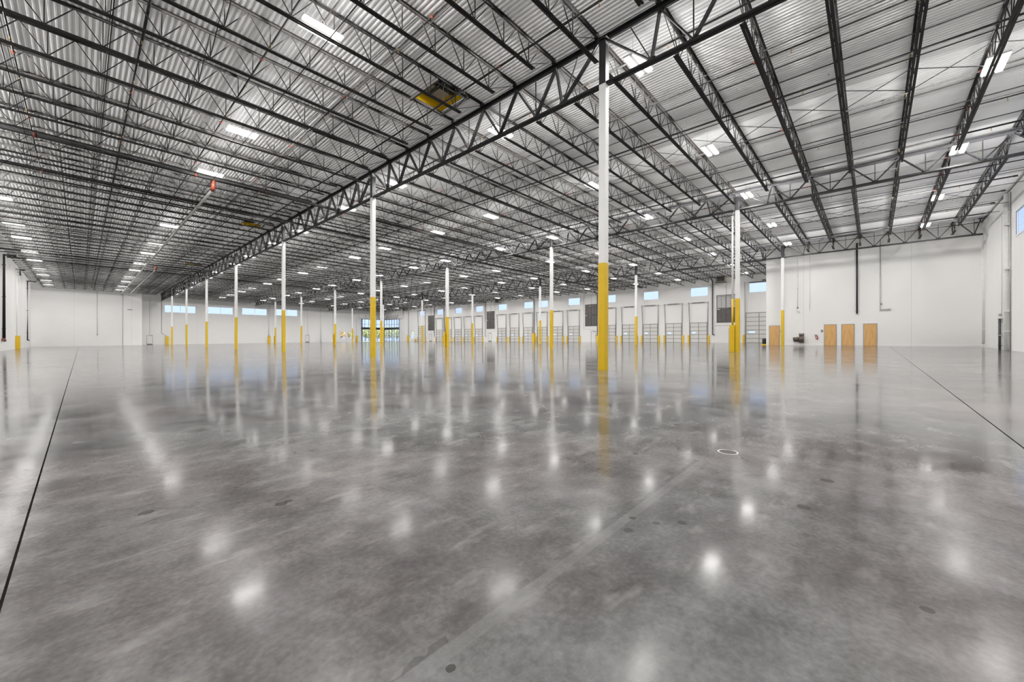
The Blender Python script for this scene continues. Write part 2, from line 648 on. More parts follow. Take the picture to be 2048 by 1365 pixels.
# dock wall figures (Y centres)
DOCKS = [20.52, 24.44, 28.41, 32.30, 36.27, 44.14, 48.10, 52.08, 56.04, 60.04, 64.03, 72.0, 76.0, 79.93, 83.92, 87.8]
DRIVES = [12.20, 96.12]
DOCKWIN = [(10.85, 13.51), (19.12, 21.79), (26.99, 29.67), (34.95, 37.85), (42.70, 45.50), (50.60, 53.33), (54.66, 57.33), (62.48, 65.30),
           (70.50, 73.20), (78.38, 81.15), (86.30, 89.10), (94.70, 97.45)]
LOUVERS = [16.55, 40.12, 67.78, 91.68]
EXITS_DOCK = [15.65, 39.62, 68.05, 91.9]
WZ0, WZ1 = 8.15, 9.58
FLD = fz(XD)
holes = [(a, b, WZ0, WZ1) for a, b in DOCKWIN]
holes += [(c - 1.28, c + 1.28, FLD + 0.0, 3.88) for c in DOCKS]
holes += [(c - 1.70, c + 1.70, FLD + 0.0, 5.12) for c in DRIVES]
holes += [(108.0, YF - 0.0, FLD, 7.72), (100.37, 102.47, 1.72, 3.70)]
zfoot_d = lambda u: FLD - 0.15
struct('wall_right', wall_mesh('x', XD, 1, YR - 0.25, YF + 0.25, lambda u: dz(XD) + 0.1, holes, zfoot_d), M['wall'],
       'long white dock wall with overhead doors and high windows', 'wall')
FARWIN = [(12.68, 18.19), (20.47, 25.51), (27.41, 32.96), (35.07, 40.39)]
fw = lambda x: 7.32 + 0.0120 * (x - 12.68)
FWIN = []
holes = []
for (a, b), z0, z1 in zip(FARWIN, (7.42, 7.50, 7.60, 7.72), (9.05, 9.16, 9.28, 9.45)):
    holes.append((a, b, z0, z1))
    FWIN.append((a, b, z0, z1))
holes += [(52.16, 53.82, 1.58, 3.66), (54.51, 56.46, 1.60, 3.68), (58.70, XD, FLD - 0.02, 7.72)]
struct('wall_back', wall_mesh('y', YF, 1, XBOX - 1.0, XD + 0.25, lambda u: dz(u) + 0.1, holes, lambda u: fz(u) - 0.15), M['wall'],
       'white far wall with a row of four long high windows', 'wall')
struct('wall_left', wall_mesh('x', X0, -1, YR - 0.25, YBOX + 0.3, lambda u: dz(X0) + 0.1, [], lambda u: fz(X0) - 0.15), M['wall'],
       'white wall down the left side of the hall', 'wall')
RWIN = [(34.1, 40.4), (25.9, 32.2)]
struct('wall_front', wall_mesh('y', YR, -1, X0 - 0.25, XD + 0.25, lambda u: dz(u) + 0.1, [(a, b, 7.85, 9.38) for a, b in RWIN],
                               lambda u: fz(u) - 0.15, 0.12), M['wall'], 'white wall at the right edge with a high window', 'wall')
b = wall_mesh('y', YBOX, 1, X0 - 0.25, XBOX, lambda u: dz(u) + 0.1, [], lambda u: fz(u) - 0.15)
bs = wall_mesh('x', XBOX, -1, YBOX + 0.25, YF, lambda u: dz(XBOX) + 0.1, [], lambda u: fz(XBOX) - 0.15)
b.add(bs.v, bs.f)
struct('wall_back_left', b, M['wall'], 'blank white wall at the far left standing forward of the far wall', 'wall')
b = wall_mesh('x', XW, 1, YR, YW, lambda u: dz(XW) + 0.1, [], lambda u: fz(XW) - 0.15, 0.2)
bs = wall_mesh('y', YW, -1, XW + 0.2, XD, lambda u: dz(u) + 0.1, [], lambda u: fz(u) - 0.15, 0.2)
b.add(bs.v, bs.f)
struct('wall_office', b, M['wall'], 'plain white wall with four wooden doors at right', 'wall')
bb = MB()
for (y0, y1) in ((YR, -0.36), (0.76, 1.30), (2.36, 2.62), (3.74, 7.38), (8.49, YW)):
    bb.prism([(XW - 0.02, fz(XW)), (XW - 0.02, 0.775), (XW - 0.012, 0.785), (XW + 0.01, 0.785), (XW + 0.01, fz(XW))], y0, y1, 'y')
struct('baseboard_office', bb, M['wall'], 'low white base strip along the wooden door wall', 'trim')

# floor: one sloping slab
fb = MB()
for (x0, x1, y0, y1) in ((X0 - 0.2, XD + 0.2, YR - 0.2, YF + 0.2),):
    fb.add([(x0, y0, fz(x0)), (x1, y0, fz(x1)), (x1, y1, fz(x1)), (x0, y1, fz(x0)),
            (x0, y0, fz(x0) - 0.15), (x1, y0, fz(x1) - 0.15), (x1, y1, fz(x1) - 0.15), (x0, y1, fz(x0) - 0.15)],
           [(0, 1, 2, 3), (7, 6, 5, 4), (0, 4, 5, 1), (1, 5, 6, 2), (2, 6, 7, 3), (3, 7, 4, 0)])
struct('floor', fb, M['floor'], 'polished grey concrete floor with saw-cut joints', 'floor')

# ribbed steel deck, ribs running along Y, with openings for the roof hatches
HATCH = [(9.62, 11.2, 12.86, 14.62), (9.62, 11.2, 40.45, 42.2), (9.62, 11.2, 68.05, 69.8)]
db = MB()
prof = []
x = X0 - 0.25
while x < XD + 0.25:
    for (dx, h) in ((0, 0), (0.042, 0), (0.070, 0.034), (0.124, 0.034)):
        prof.append((x + dx, dz(x + dx) + h))
    x += 0.1524
ycuts = sorted({YR - 0.25, YF + 0.25} | {h[2] for h in HATCH} | {h[3] for h in HATCH})
n = len(prof)
for yc in ycuts:
    db.v += [(p[0], yc, p[1]) for p in prof]
for j in range(len(ycuts) - 1):
    yc = (ycuts[j] + ycuts[j + 1]) / 2
    for i in range(n - 1):
        xc = (prof[i][0] + prof[i + 1][0]) / 2
        if any(h[0] < xc < h[1] and h[2] < yc < h[3] for h in HATCH):
            continue
        db.f.append((j * n + i, (j + 1) * n + i, (j + 1) * n + i + 1, j * n + i + 1))
# closed roof skin above the ribs keeps daylight out
for i in range(4):
    a, c = DX[i] - (0.3 if i == 0 else 0), DX[i + 1] + (0.3 if i == 3 else 0)
    segs = [(a, c)]
    if i == 0:
        segs = [(a, 9.4), (11.4, c)]
        for (y0, y1) in zip([YR - 0.3] + [h[3] + 0.1 for h in HATCH], [h[2] - 0.1 for h in HATCH] + [YF + 0.3]):
            db.box(9.4, 11.4, y0, y1, dz(10) + 0.08, dz(10) + 0.2)
    for (p, q) in segs:
        db.add([(p, YR - 0.3, dz(p) + 0.08), (q, YR - 0.3, dz(q) + 0.08), (q, YF + 0.3, dz(q) + 0.08), (p, YF + 0.3, dz(p) + 0.08),
                (p, YR - 0.3, dz(p) + 0.2), (q, YR - 0.3, dz(q) + 0.2), (q, YF + 0.3, dz(q) + 0.2), (p, YF + 0.3, dz(p) + 0.2)],
               [(0, 3, 2, 1), (4, 5, 6, 7), (0, 1, 5, 4), (1, 2, 6, 5), (2, 3, 7, 6), (3, 0, 4, 7)])
struct('ceiling', db, M['deck'], 'white ribbed steel roof deck over the hall', 'ceiling')

# dark steel angle where the deck meets the right-hand wall
struct('trim_1', MB().bar((X1, YR + 0.05, dz(X1) - 0.07), (X2, YR + 0.05, dz(X2) - 0.07), 0.1, 0.12)
       .bar((X2, YR + 0.05, dz(X2) - 0.07), (X3, YR + 0.05, dz(X3) - 0.07), 0.1, 0.12)
       .bar((X3, YR + 0.05, dz(X3) - 0.07), (XW, YR + 0.05, dz(XW) - 0.07), 0.1, 0.12), M['joist'], 'dark steel angle under the deck along the right wall', 'trim')

# ------------------------------------------------------------------ roof joists
def angle_pair(mb, x0, x1, z, up, leg=0.075, t=0.008, gap=0.022):
    """two steel angles back to back running along x; flanges at z, stems going up (1) or down (-1)"""
    for s in (-1, 1):
        y = s * gap / 2
        prof = [(y, z), (y + s * leg, z), (y + s * leg, z + up * t), (y + s * t, z + up * t), (y + s * t, z + up * leg), (y, z + up * leg)]
        mb.prism(prof, x0, x1, 'x')


def joist_parts(L, full_chord, short=False):
    """local frame: x along the joist from 0 to L, z = 0 at the underside of the deck"""
    zt, zb = -0.035, -0.905
    top, bot, web, ver = MB(), MB(), MB(), MB()
    angle_pair(top, 0.06, L - 0.06, 0.0, -1)
    for e in (0.02, L - 0.20):
        top.box(e, e + 0.18, -0.07, 0.07, -0.13, -0.01)
    if short:
        npan = max(1, round((L - 1.0) / 1.246))
    else:
        npan = 12
    first = (L - npan * 1.246) / 2
    nodes = [first + 1.246 * k for k in range(npan + 1)]
    b0, b1 = (0.12, L - 0.12) if full_chord else (nodes[0] - 0.32, nodes[-1] + 0.28)
    angle_pair(bot, b0, b1, zb - 0.04, 1)
    r = 0.0125
    pts = [(nodes[0] - 0.62, 0, zt)]
    web.tube([(0.10, 0, zt - 0.04), (nodes[0], 0, zb)], r, 6)
    web.tube([(L - 0.10, 0, zt - 0.04), (nodes[-1], 0, zb)], r, 6)
    for xn in nodes:
        pts += [(xn, 0, zb), (xn + 0.623, 0, zt)]
    for a, c in zip(pts[:-1], pts[1:]):
        web.bar(a, c, 0.026, 0.026)
    for xn in nodes:
        ver.bar((xn, 0, zb), (xn, 0, zt), 0.026, 0.026)
    return top, bot, web, ver, nodes, zb, zt


def make_joist(L, full_chord, detailed, short=False):
    top, bot, web, ver, nodes, zb, zt = joist_parts(L, full_chord, short)
    if detailed:
        parts = [('top_chord', top.mesh('top_chord', M['joist']), 0.0), ('bottom_chord', bot.mesh('bottom_chord', M['joist']), 0.0)]
        if detailed == 2:
            parts.append(('web', web.mesh('web', M['joist']), 0.0))
            vm = MB().bar((0, 0, zb), (0, 0, zt), 0.026, 0.026).mesh('vertical_strut', M['joist'])
            parts += [('vertical_strut', vm, xn) for xn in nodes]
        else:
            web.add(ver.v, ver.f)
            parts.append(('web', web.mesh('web', M['joist']), 0.0))
        return parts
    for p in (bot, web, ver):
        top.add(p.v, p.f)
    return top.mesh('roof_joist', M['joist'])


JM = {}
ROWS = ['nearest column row', 'middle column row', 'dock-side column row']
BAYNAME = ['left bay', 'bay between nearest and middle rows', 'bay between middle and dock-side rows', 'dock-side bay']


def joist_label(bay, k):
    where = ['on its left', 'on its dock side', 'on its dock side', 'on its dock side'][bay]
    row = ['nearest', 'nearest', 'middle', 'dock-side'][bay]
    col, rest = divmod(k, 8)
    if k < 0:
        return f'black open-web roof joist, {ORD[-k]} on camera side of first {row}-row column, {where}'
    if rest == 0:
        return f'black open-web roof joist meeting {ORD[col + 1]} column of {row} row {where}'
    return f'black open-web roof joist, {ORD[rest]} beyond {ORD[col + 1]} column of {row} row, {where}'


for bay in range(4):
    xa, xb = DX[bay], DX[bay + 1]
    for k in range(-6, 56):
        y = Y0 + JS * k + (0.16 if k % 8 == 0 else 0.0)
        ya, L, short = xa, xb - xa, False
        if bay == 0 and k >= 54:
            continue
        if bay == 3 and k < 1:
            ya, L, short = xa, XW - xa, True
        zb_, zt_ = dz(ya), dz(ya + L)
        if not any(in_view((ya + L * t / 24, y, (zb_ * (24 - t) + zt_ * t) / 24 - h)) for t in range(25) for h in (0, 0.95)):
            continue
        dist = math.hypot(ya + L / 2, y)
        detailed = 2 if dist < 38 else 1 if dist < 75 else 0
        key = (round(L, 2), k % 8 == 0 and not short, detailed)
        if key not in JM:
            JM[key] = make_joist(L, k % 8 == 0 and not short, detailed, short)
        loc, rot = (ya, y, zb_ - 0.001), (0, -math.atan2(zt_ - zb_, L), 0)
        grp = f'roof joists, {BAYNAME[bay]}'
        lab = joist_label(bay, k)
        if short:
            lab = lab.replace('open-web roof joist', 'short roof joist').replace('on its dock side', 'over wooden doors')
        if detailed:
            t = thing('roof_joist', lab, 'roof joist', loc, rot, grp, 'thing')
            for nm, me, xn in JM[key]:
                obj(nm, me, None, t, (xn, 0, 0))
        else:
            t = tag(obj('roof_joist', JM[key], None), lab, 'roof joist', grp, 'thing')
            t.location, t.rotation_euler = loc, rot

# ------------------------------------------------------------------ girders along each column row
GB = [1.615, 1.22, 1.47]                 # depth of each row's girder
GTOP = [dz(x) - 0.13 for x in (X1, X2, X3)]


def girder_meshes(depth):
    leg = {}
    # nodes along the span 0..BAYY
    low = [1.70] + [JS * (k + 0.5) for k in range(1, 7)] + [BAYY - 1.70]
    up = [JS * k for k in range(9)]
    diag = [(up[0] + 0.14, low[0])] + [(up[k], low[k - 1]) for k in range(1, 8)] + [(up[k], low[k]) for k in range(1, 8)] + [(up[8] - 0.14, low[7])]
    sec = []
    for i, a in enumerate(low):
        mid = JS * (0.5 if i == 0 else 7.5 if i == 7 else i + 0.5)
        sec.append((mid, a))
    return low, up, diag, sec


def ymir(mb, y0, y1, z, upd, leg, t, gap):
    for s in (-1, 1):
        x = s * gap / 2
        mb.prism([(x, z), (x + s * leg, z), (x + s * leg, z + upd * t), (x + s * t, z + upd * t), (x + s * t, z + upd * leg), (x, z + upd * leg)], y0, y1, 'y')


def build_girder(depth, y_from=0.0, y_to=BAYY, name='roof_girder', end_plate=False):
    low, up, diag, sec = girder_meshes(depth)
    parts = []
    tb, bb = MB(), MB()
    ymir(tb, y_from + (0.0 if y_from else 0.0), y_to, 0.0, -1, 0.135, 0.016, 0.03)
    b0 = y_from + (0.14 if y_from == 0 else 0.0)
    ymir(bb, b0, y_to - 0.14, -depth, 1, 0.115, 0.014, 0.03)
    parts.append(('top_chord', tb))
    parts.append(('bottom_chord', bb))
    for a, c in diag:
        if min(a, c) < y_from - 0.01:
            continue
        m = MB()
        for s in (-1, 1):
            m.bar((s * 0.045, a, -0.09), (s * 0.045, c, -depth + 0.06), 0.05, 0.06, (1, 0, 0))
        m.box(-0.012, 0.012, c - 0.12, c + 0.12, -depth + 0.02, -depth + 0.17)
        parts.append(('diagonal_web', m))
    for a, c in sec:
        if min(a, c) < y_from - 0.01:
            continue
        parts.append(('secondary_strut', MB().bar((0, a, -0.1), (0, c, -depth + 0.06), 0.034, 0.034)))
    if end_plate:
        m = MB()
        e = low_end = [v for v in low if v > y_from][0]
        m.bar((0, y_from + 0.05, -0.1), (0, e, -depth + 0.06), 0.07, 0.07)
        parts.append(('diagonal_web', m))
        parts.append(('bearing_plate', MB().box(-0.16, 0.16, y_from - 0.03, y_from + 0.2, -0.2, 0.03)))
        parts.append(('bottom_bracket', MB().box(-0.07, 0.07, y_from - 0.03, y_from + 0.24, -depth - 0.03, -depth + 0.09)))
    return [(nm, m.mesh(nm, M['girder'])) for nm, m in parts]


for r, xr in enumerate((X1, X2, X3)):
    full = build_girder(GB[r])
    part = build_girder(GB[r], y_from=BAYY - (Y0 - YR) + 0.33, end_plate=True)
    for n_ in range(-1, 7):
        yy = Y0 + BAYY * n_
        lab = (f'dark steel truss girder of {ROWS[r]}, from right wall to first column' if n_ < 0 else
               f'dark steel truss girder of {ROWS[r]}, from {ORD[n_ + 1]} to {ORD[n_ + 2]} column' if n_ < 6 else
               f'dark steel truss girder of {ROWS[r]}, from last column to far wall')
        t = thing('roof_girder', lab, 'girder', (xr, yy, GTOP[r]), (0, 0, 0), f'truss girders of {ROWS[r]}', 'thing')
        for nm, me in (part if n_ < 0 else full):
            obj(nm, me, None, t)

# ------------------------------------------------------------------ columns
A = 0.125
YEL = 3.658


def build_column(r, xr):
    f0 = fz(xr)
    zw = GTOP[r] - GB[r] - 0.01 - f0
    zt = GTOP[r] - 0.15 - f0
    parts = [('yellow_base', MB().cbox(-A - 0.004, A + 0.004, -A - 0.004, A + 0.004, 0, YEL, 0.012), M['yellow']),
             ('shaft', MB().cbox(-A, A, -A, A, YEL, zw, 0.012), M['colwhite']),
             ('dark_head', MB().cbox(-A, A, -A, A, zw, zt, 0.012), M['girder']),
             ('cap_plate', MB().box(-0.19, 0.19, -0.19, 0.19, zt, zt + 0.03), M['girder']),
             ('bearing_bracket', MB().box(-0.07, 0.07, -A - 0.24, -A, zw - 0.03, zw + 0.06).box(-0.07, 0.07, A, A + 0.24, zw - 0.03, zw + 0.06), M['girder'])]
    return [(n_, m.mesh(n_, mt)) for n_, m, mt in parts]


for r, xr in enumerate((X1, X2, X3)):
    meshes = build_column(r, xr)
    for n_ in range(7):
        lab = (f'tall white column with yellow base, {ORD[n_ + 1]} of the {ROWS[r]}')
        if r == 0 and n_ == 0:
            lab = 'tall white steel column with yellow base, nearest and largest in the hall'
        t = thing('steel_column', lab, 'column', (xr, Y0 + BAYY * n_, fz(xr)), (0, 0, 0), f'columns of the {ROWS[r]}', 'thing')
        if r == 0 and n_ == 0:
            t.rotation_euler = (0.0055, -0.004, 0)
        for nm, me in meshes:
            obj(nm, me, None, t)

# roof drain leaders strapped to every second column of the middle row
zfl = fz(X2)
for n_ in (0, 2, 4, 6):
    yy = Y0 + BAYY * n_
    t = thing('roof_drain_leader', f'white drain pipe with yellow lower end beside {ORD[n_ + 1]} column of the middle row', 'pipe', (X2 - 0.02, yy + 0.30, zfl), group='drain pipes beside columns', kind='thing')
    obj('upper_pipe', MB().tube([(0, 0, YEL), (0, 0, 9.30)], 0.062, 10), M['colwhite'], t, smooth=True)
    obj('yellow_pipe', MB().tube([(0, 0, 1.55), (0, 0, YEL)], 0.063, 10), M['yellow'], t, smooth=True)
    obj('dark_offset', MB().tube([(0, 0, 9.28), (0, 0, 9.42), (0, -0.10, 9.78), (0, -0.10, 10.68)], 0.058, 10), M['pipegrey'], t, smooth=True)
    obj('pipe_collar', MB().tube([(0, 0, 9.22), (0, 0, 9.32)], 0.075, 10), M['colwhite'], t, smooth=True)
    g_ = tag(obj('column_guard', MB().prism([(-0.20, -0.165), (-0.20, 0.16), (0.16, 0.16), (0.16, -0.165), (0.13, -0.165), (0.13, 0.13), (-0.17, 0.13), (-0.17, -0.165)], 0.0, 1.84, 'z'), M['yellow']),
             f'yellow steel guard around drain pipe at {ORD[n_ + 1]} column of the middle row', 'guard', 'yellow guards at columns', 'thing')
    g_.location = (X2 - 0.02, yy + 0.30, zfl + 0.01)

# ------------------------------------------------------------------ bridging, sprinklers, mains
def runs(y0):
    return YR + 0.1 if y0 is None else y0


for bay in range(4):
    xa = DX[bay]
    mid = xa + BAYX / 2
    for j, off in enumerate((-4.75, -2.35, 2.35, 4.75)):
        xx = mid + off
        ys, ye = (5.0 if bay == 0 else YR + 0.08), (YBOX if xx < XBOX else YF) - 0.05
        if bay == 3:
            ys = YW + 0.05
        for lev, dep in (('upper', -0.09), ('lower', -0.885)):
            z = dz(xx) + dep
            m = MB().bar((xx, ys, z), (xx, ye, z), 0.028, 0.028)
            tag(obj('bridging_rod', m, M['joist']), f'thin dark {lev} bridging rod, {ORD[j + 1]} line from left in {BAYNAME[bay]}', 'bridging rod',
                'bridging rods across the joists', 'thing')
    # cross bridging at mid-span
    t = thing('cross_bridging', f'line of crossed dark braces along {BAYNAME[bay]}', 'bridging', (mid, 0, dz(mid)), group='cross bridging lines', kind='thing')
    mb = MB()
    for (p, q) in (((0, 0.03, -0.08), (0, JS - 0.03, -0.87)), ((0, 0.03, -0.87), (0, JS - 0.03, -0.08))):
        mb.bar((0.015 if p[2] < -0.5 else -0.015, p[1], p[2]), (0.015 if p[2] < -0.5 else -0.015, q[1], q[2]), 0.022, 0.022)
    me = mb.mesh('crossed_brace', M['joist'])
    for k in range(-6, 55):
        y = Y0 + JS * k
        if (bay == 0 and k >= 53) or (bay == 3 and k < 1) or not (in_view((mid, y, dz(mid))) or in_view((mid, y + JS, dz(mid) - .9))):
            continue
        obj('crossed_brace', me, None, t, (0, y, 0))

head_me = MB().tube([(0, 0, 0), (0, 0, -0.06)], 0.018, 6).tube([(0, 0, -0.06), (0, 0, -0.10)], 0.011, 6).tube([(0, 0, -0.115), (0, 0, -0.125)], 0.030, 8).mesh('sprinkler_head', M['brass'])
coup_me = MB().tube([(0, -0.05, 0), (0, 0.05, 0)], 0.050, 10).box(-0.065, 0.065, -0.03, 0.03, -0.012, 0.012).mesh('orange_coupling', M['orange'])
cap_me = MB().tube([(0, -0.10, 0), (0, 0.10, 0)], 0.058, 10).mesh('end_cap', M['pipeblack'])
hang_me = MB().tube([(0, 0, 0), (0, 0, 0.24)], 0.006, 4).tube([(0, -0.012, -0.045), (0, 0.012, -0.045)], 0.05, 8).mesh('pipe_hanger', M['galv'])
for k in range(-1, 23):
    xx = 1.42 + 3.05 * k
    if xx > 65.5 or xx < -5.5 or any(abs(xx - q) < 0.25 for q in (X1, X2, X3)):
        if not any(abs(xx - q) < 0.25 for q in (X1, X2, X3)):
            continue
        xx += 0.3
    ys = 4.0 if xx < X1 else YR + 0.42
    ye = (YBOX if xx < XBOX else YF) - 0.4
    if xx > XW:
        ys = YW + 0.3
    z = dz(xx) - 0.22
    t = thing('sprinkler_line', f'black sprinkler branch pipe running the hall length, {ORD[k + 2] if k + 2 < 21 else "twenty-" + ORD[k - 18]} from the left wall', 'sprinkler pipe', (xx, 0, z), group='sprinkler branch pipes', kind='thing')
    obj('pipe', MB().tube([(0, ys, 0), (0, ye, 0)], 0.030 if k % 3 else 0.042, 8), M['pipeblack'], t, smooth=True)
    if X1 < xx < XW:
        obj('end_cap', cap_me, None, t, (0, ys, 0))
    for j in range(14):
        y = -4.1 + 3.1 * j + (0.0 if xx > X1 else 0.9)
        if y > ys + 0.3 and in_view((xx, y, z), 20) and y < 38:
            obj('sprinkler_head', head_me, None, t, (0, y, -0.03))
            if j % 2 == 0:
                obj('orange_coupling', coup_me, None, t, (0, y + 1.1, 0))

for j, (ym, r_) in enumerate(((29.75, 0.105), (35.6, 0.08), (69.4, 0.105), (76.0, 0.09))):
    t = thing('sprinkler_main', f'thick black sprinkler main crossing the hall under the deck, {ORD[j + 1]} from the camera', 'sprinkler pipe', (0, ym, 0), group='sprinkler mains', kind='thing')
    for (a, c) in ((X0 + 0.15, X1), (X1, X2), (X2, X3), (X3, XD - 0.3)):
        obj('pipe', MB().tube([(a, 0, dz(a) - 0.67), (c, 0, dz(c) - 0.67)], r_, 12), M['pipeblack'], t, smooth=True)
    for xx in (-4.3, -1.5, 4.6, 8.3, 13.6, 20.0):
        obj('orange_coupling', MB().tube([(xx - 0.05, 0, dz(xx) - 0.67), (xx + 0.05, 0, dz(xx) - 0.67)], r_ + 0.022, 12), M['orange'], t, smooth=True)
for (xx, ym, lab) in ((5.47, 29.75, 'long pale galvanised feed pipe under the left-bay joists, nearer one'), (6.65, 69.4, 'short pale galvanised feed pipe under the left-bay joists, farther one')):
    t = thing('feed_pipe', lab, 'sprinkler pipe', (xx, ym, 0), group='galvanised feed pipes', kind='thing')
    obj('pipe', MB().tube([(0, 0.15, 10.42), (0, YBOX - ym - 0.05, 10.42)], 0.075, 12), M['galv'], t, smooth=True)
    obj('orange_elbow', MB().tube([(0, 0, 10.93), (0, 0, 10.62), (0, 0.05, 10.48), (0, 0.18, 10.42), (0, 0.30, 10.42)], 0.11, 12), M['orange'], t, smooth=True)
    for q in range(1, 12):
        if 5.9 * q < YBOX - ym - 1:
            obj('pipe_hanger', MB().tube([(0, 5.9 * q, 10.42), (0, 5.9 * q, 11.1)], 0.008, 4).tube([(0, 5.9 * q - 0.02, 10.42), (0, 5.9 * q + 0.02, 10.42)], 0.088, 12), M['galv'], t)

# ------------------------------------------------------------------ high-bay lights
def build_light():
    hous = MB().cbox(-0.62, 0.62, -0.27, 0.27, 0.0, 0.035, 0.012).box(-0.60, 0.60, -0.045, 0.045, -0.05, 0.0)
    for s in (-1, 1):
        hous.box(-0.62, -0.60, s * 0.05, s * 0.27, -0.03, 0).box(0.60, 0.62, s * 0.05, s * 0.27, -0.03, 0)
    lens = []
    for s in (-1, 1):        # glowing face of each lens, framed by the housing
        y0, y1 = s * 0.165 - 0.10, s * 0.165 + 0.10
        lens.append(MB().add([(-0.59, y0, -0.02), (0.59, y0, -0.02), (0.59, y1, -0.02), (-0.59, y1, -0.02),
                              (-0.58, y0 + 0.02, -0.085), (0.58, y0 + 0.02, -0.085), (0.58, y1 - 0.02, -0.085), (-0.58, y1 - 0.02, -0.085)],
                             [(4, 7, 6, 5), (0, 4, 5, 1), (2, 6, 7, 3), (1, 5, 6, 2), (3, 7, 4, 0)]))
    up = MB().box(-0.45, 0.45, -0.10, 0.10, 0.036, 0.045)  # made-up cover under the added deck lamp
    hang = [MB().tube([(s * 0.45, 0, 0.03), (s * 0.45, 0, 0.69)], 0.006, 4) for s in (-1, 1)]
    box = MB().cbox(-0.09, 0.09, -0.06, 0.06, 0.046, 0.11, 0.008)
    return ([('housing', hous.mesh('housing', M['housing']))] + [('lens', m.mesh('lens', M['lens'])) for m in lens] +
            [('uplight_slot', up.mesh('uplight_slot', M['uplens'])), ('driver_box', box.mesh('driver_box', M['housing']))] +
            [('hanger_cable', m.mesh('hanger_cable', M['galv'])) for m in hang])


LM = build_light()
# batwing lamp added to each fixture to brighten the deck: intensity grows towards the horizontal so the deck is lit evenly
up_data = bpy.data.lights.new('uplight', 'SPOT')
up_data.spot_size = math.radians(178)
up_data.spot_blend = 0.0
up_data.energy = UPLIGHT
up_data.shadow_soft_size = 0.09
up_data.color = (1.0, 0.98, 0.96)
up_data.use_nodes = True
un = up_data.node_tree
ug = NG(un)
u_em = [n_ for n_ in un.nodes if n_.type == 'EMISSION'][0]
u_tc = un.nodes.new('ShaderNodeTexCoord')
u_sep = un.nodes.new('ShaderNodeSeparateXYZ')
un.links.new(u_tc.outputs['Normal'], u_sep.inputs[0])
u_z = ug.m('ABSOLUTE', u_sep.outputs['Z'])
u_cut = ug.m('MINIMUM', ug.m('MAXIMUM', ug.m('MULTIPLY', ug.m('SUBTRACT', u_z, 0.055), 24.0), 0.0), 1.0)
u_prof = ug.m('DIVIDE', u_cut, ug.m('POWER', ug.m('MAXIMUM', u_z, 0.05), 1.9))
un.links.new(u_prof, u_em.inputs['Strength'])
LX = [-3.82, 5.12, 13.23, 21.46, 29.40, 37.98, 46.0, 53.6, 61.05]
LY = [-3.14]
for n_ in range(7):
    LY += [6.08 + BAYY * n_, 12.84 + BAYY * n_]
for i, xx in enumerate(LX):
    for j, yy in enumerate(LY):
        if (i == 1 and abs(yy - 37.62) < 0.5) or yy > (YBOX if xx < XBOX else YF) - 1.5:
            continue
        if xx > XW - 1 and yy < YW + 1:
            continue
        lab = f'bright white high-bay light, {ORD[j + 1]} along the hall in the {ORD[i + 1]} line from left wall'
        t = thing('high_bay_light', lab, 'ceiling light', (xx, yy, dz(xx) - 0.70), group='high-bay lights under the deck', kind='thing')
        for nm, me in LM:
            obj(nm, me, None, t)
        ul = bpy.data.objects.new('uplight', up_data)
        COL.objects.link(ul)
        ul.parent = t
        ul.location = (0, 0, 0.16)
        ul.rotation_euler = (math.pi, 0, 0)

# ------------------------------------------------------------------ roof hatches
for j, (x0, x1, y0, y1) in enumerate(HATCH):
    z0 = dz(x0)
    t = thing('roof_hatch', f'yellow-lined square roof hatch in the left bay, {ORD[j + 1]} from the camera', 'roof hatch', ((x0 + x1) / 2, (y0 + y1) / 2, z0), group='roof hatches', kind='thing')
    hx, hy = (x1 - x0) / 2, (y1 - y0) / 2
    curb = MB()
    curb.box(-hx, -hx + 0.03, -hy, hy, 0.04, 0.55).box(hx - 0.03, hx, -hy, hy, 0.04, 0.55)
    curb.box(-hx, hx, -hy, -hy + 0.03, 0.04, 0.55).box(-hx, hx, hy - 0.03, hy, 0.04, 0.55)
    obj('yellow_curb', curb, M['yellow'], t)
    fr = MB()
    for s in (-1, 1):
        fr.box(s * (hx + 0.01) - 0.04, s * (hx + 0.01) + 0.04, -hy - 0.12, hy + 0.12, -0.12, -0.005)
        fr.box(-hx, hx, s * (hy - 0.02) - 0.04, s * (hy - 0.02) + 0.04, -0.12, -0.005)
    obj('steel_frame', fr, M['joist'], t)
    obj('lid', MB().box(-hx - 0.05, hx + 0.05, -hy - 0.05, hy + 0.05, 0.55, 0.62), M['louverlight'], t)
    obj('lid_bar', MB().box(-hx, hx, -0.06, 0.06, 0.40, 0.47).box(-0.06, 0.06, -hy, hy, 0.42, 0.47), M['darker'], t)
    obj('damper_arm', MB().tube([(-0.2, -0.5, 0.40), (0.3, 0.1, 0.02)], 0.02, 6), M['galv'], t)

# ------------------------------------------------------------------ windows
wi = [0]


def window(axis, at, out, u0, u1, z0, z1, label, mull=(), d=(0.06, 0.14)):
    wi[0] += 1
    fr, pn = MB(), MB()
    d0, d1 = at + out * d[0], at + out * d[1]

    def bx(mb, a, b_, c, d, t0=d0, t1=d1):
        mb.box(t0, t1, a, b_, c, d) if axis == 'x' else mb.box(a, b_, t0, t1, c, d)
    w = 0.05 if d[0] > 0.05 else 0.03
    bx(fr, u0, u0 + w, z0, z1)
    bx(fr, u1 - w, u1, z0, z1)
    bx(fr, u0 + w, u1 - w, z0, z0 + w)
    bx(fr, u0 + w, u1 - w, z1 - w, z1)
    for u in mull:
        bx(fr, u - 0.025, u + 0.025, z0 + w, z1 - w)
    g0 = at + out * (d[0] + 0.038)
    bx(pn, u0 + 0.02, u1 - 0.02, z0 + 0.02, z1 - 0.02, g0, g0 + out * 0.008)
    t = thing(f'window_{wi[0]}', label, 'window', kind='structure')
    obj('window_frame', fr, M['winframe'], t)
    obj('pane', pn, M['glass'], t)


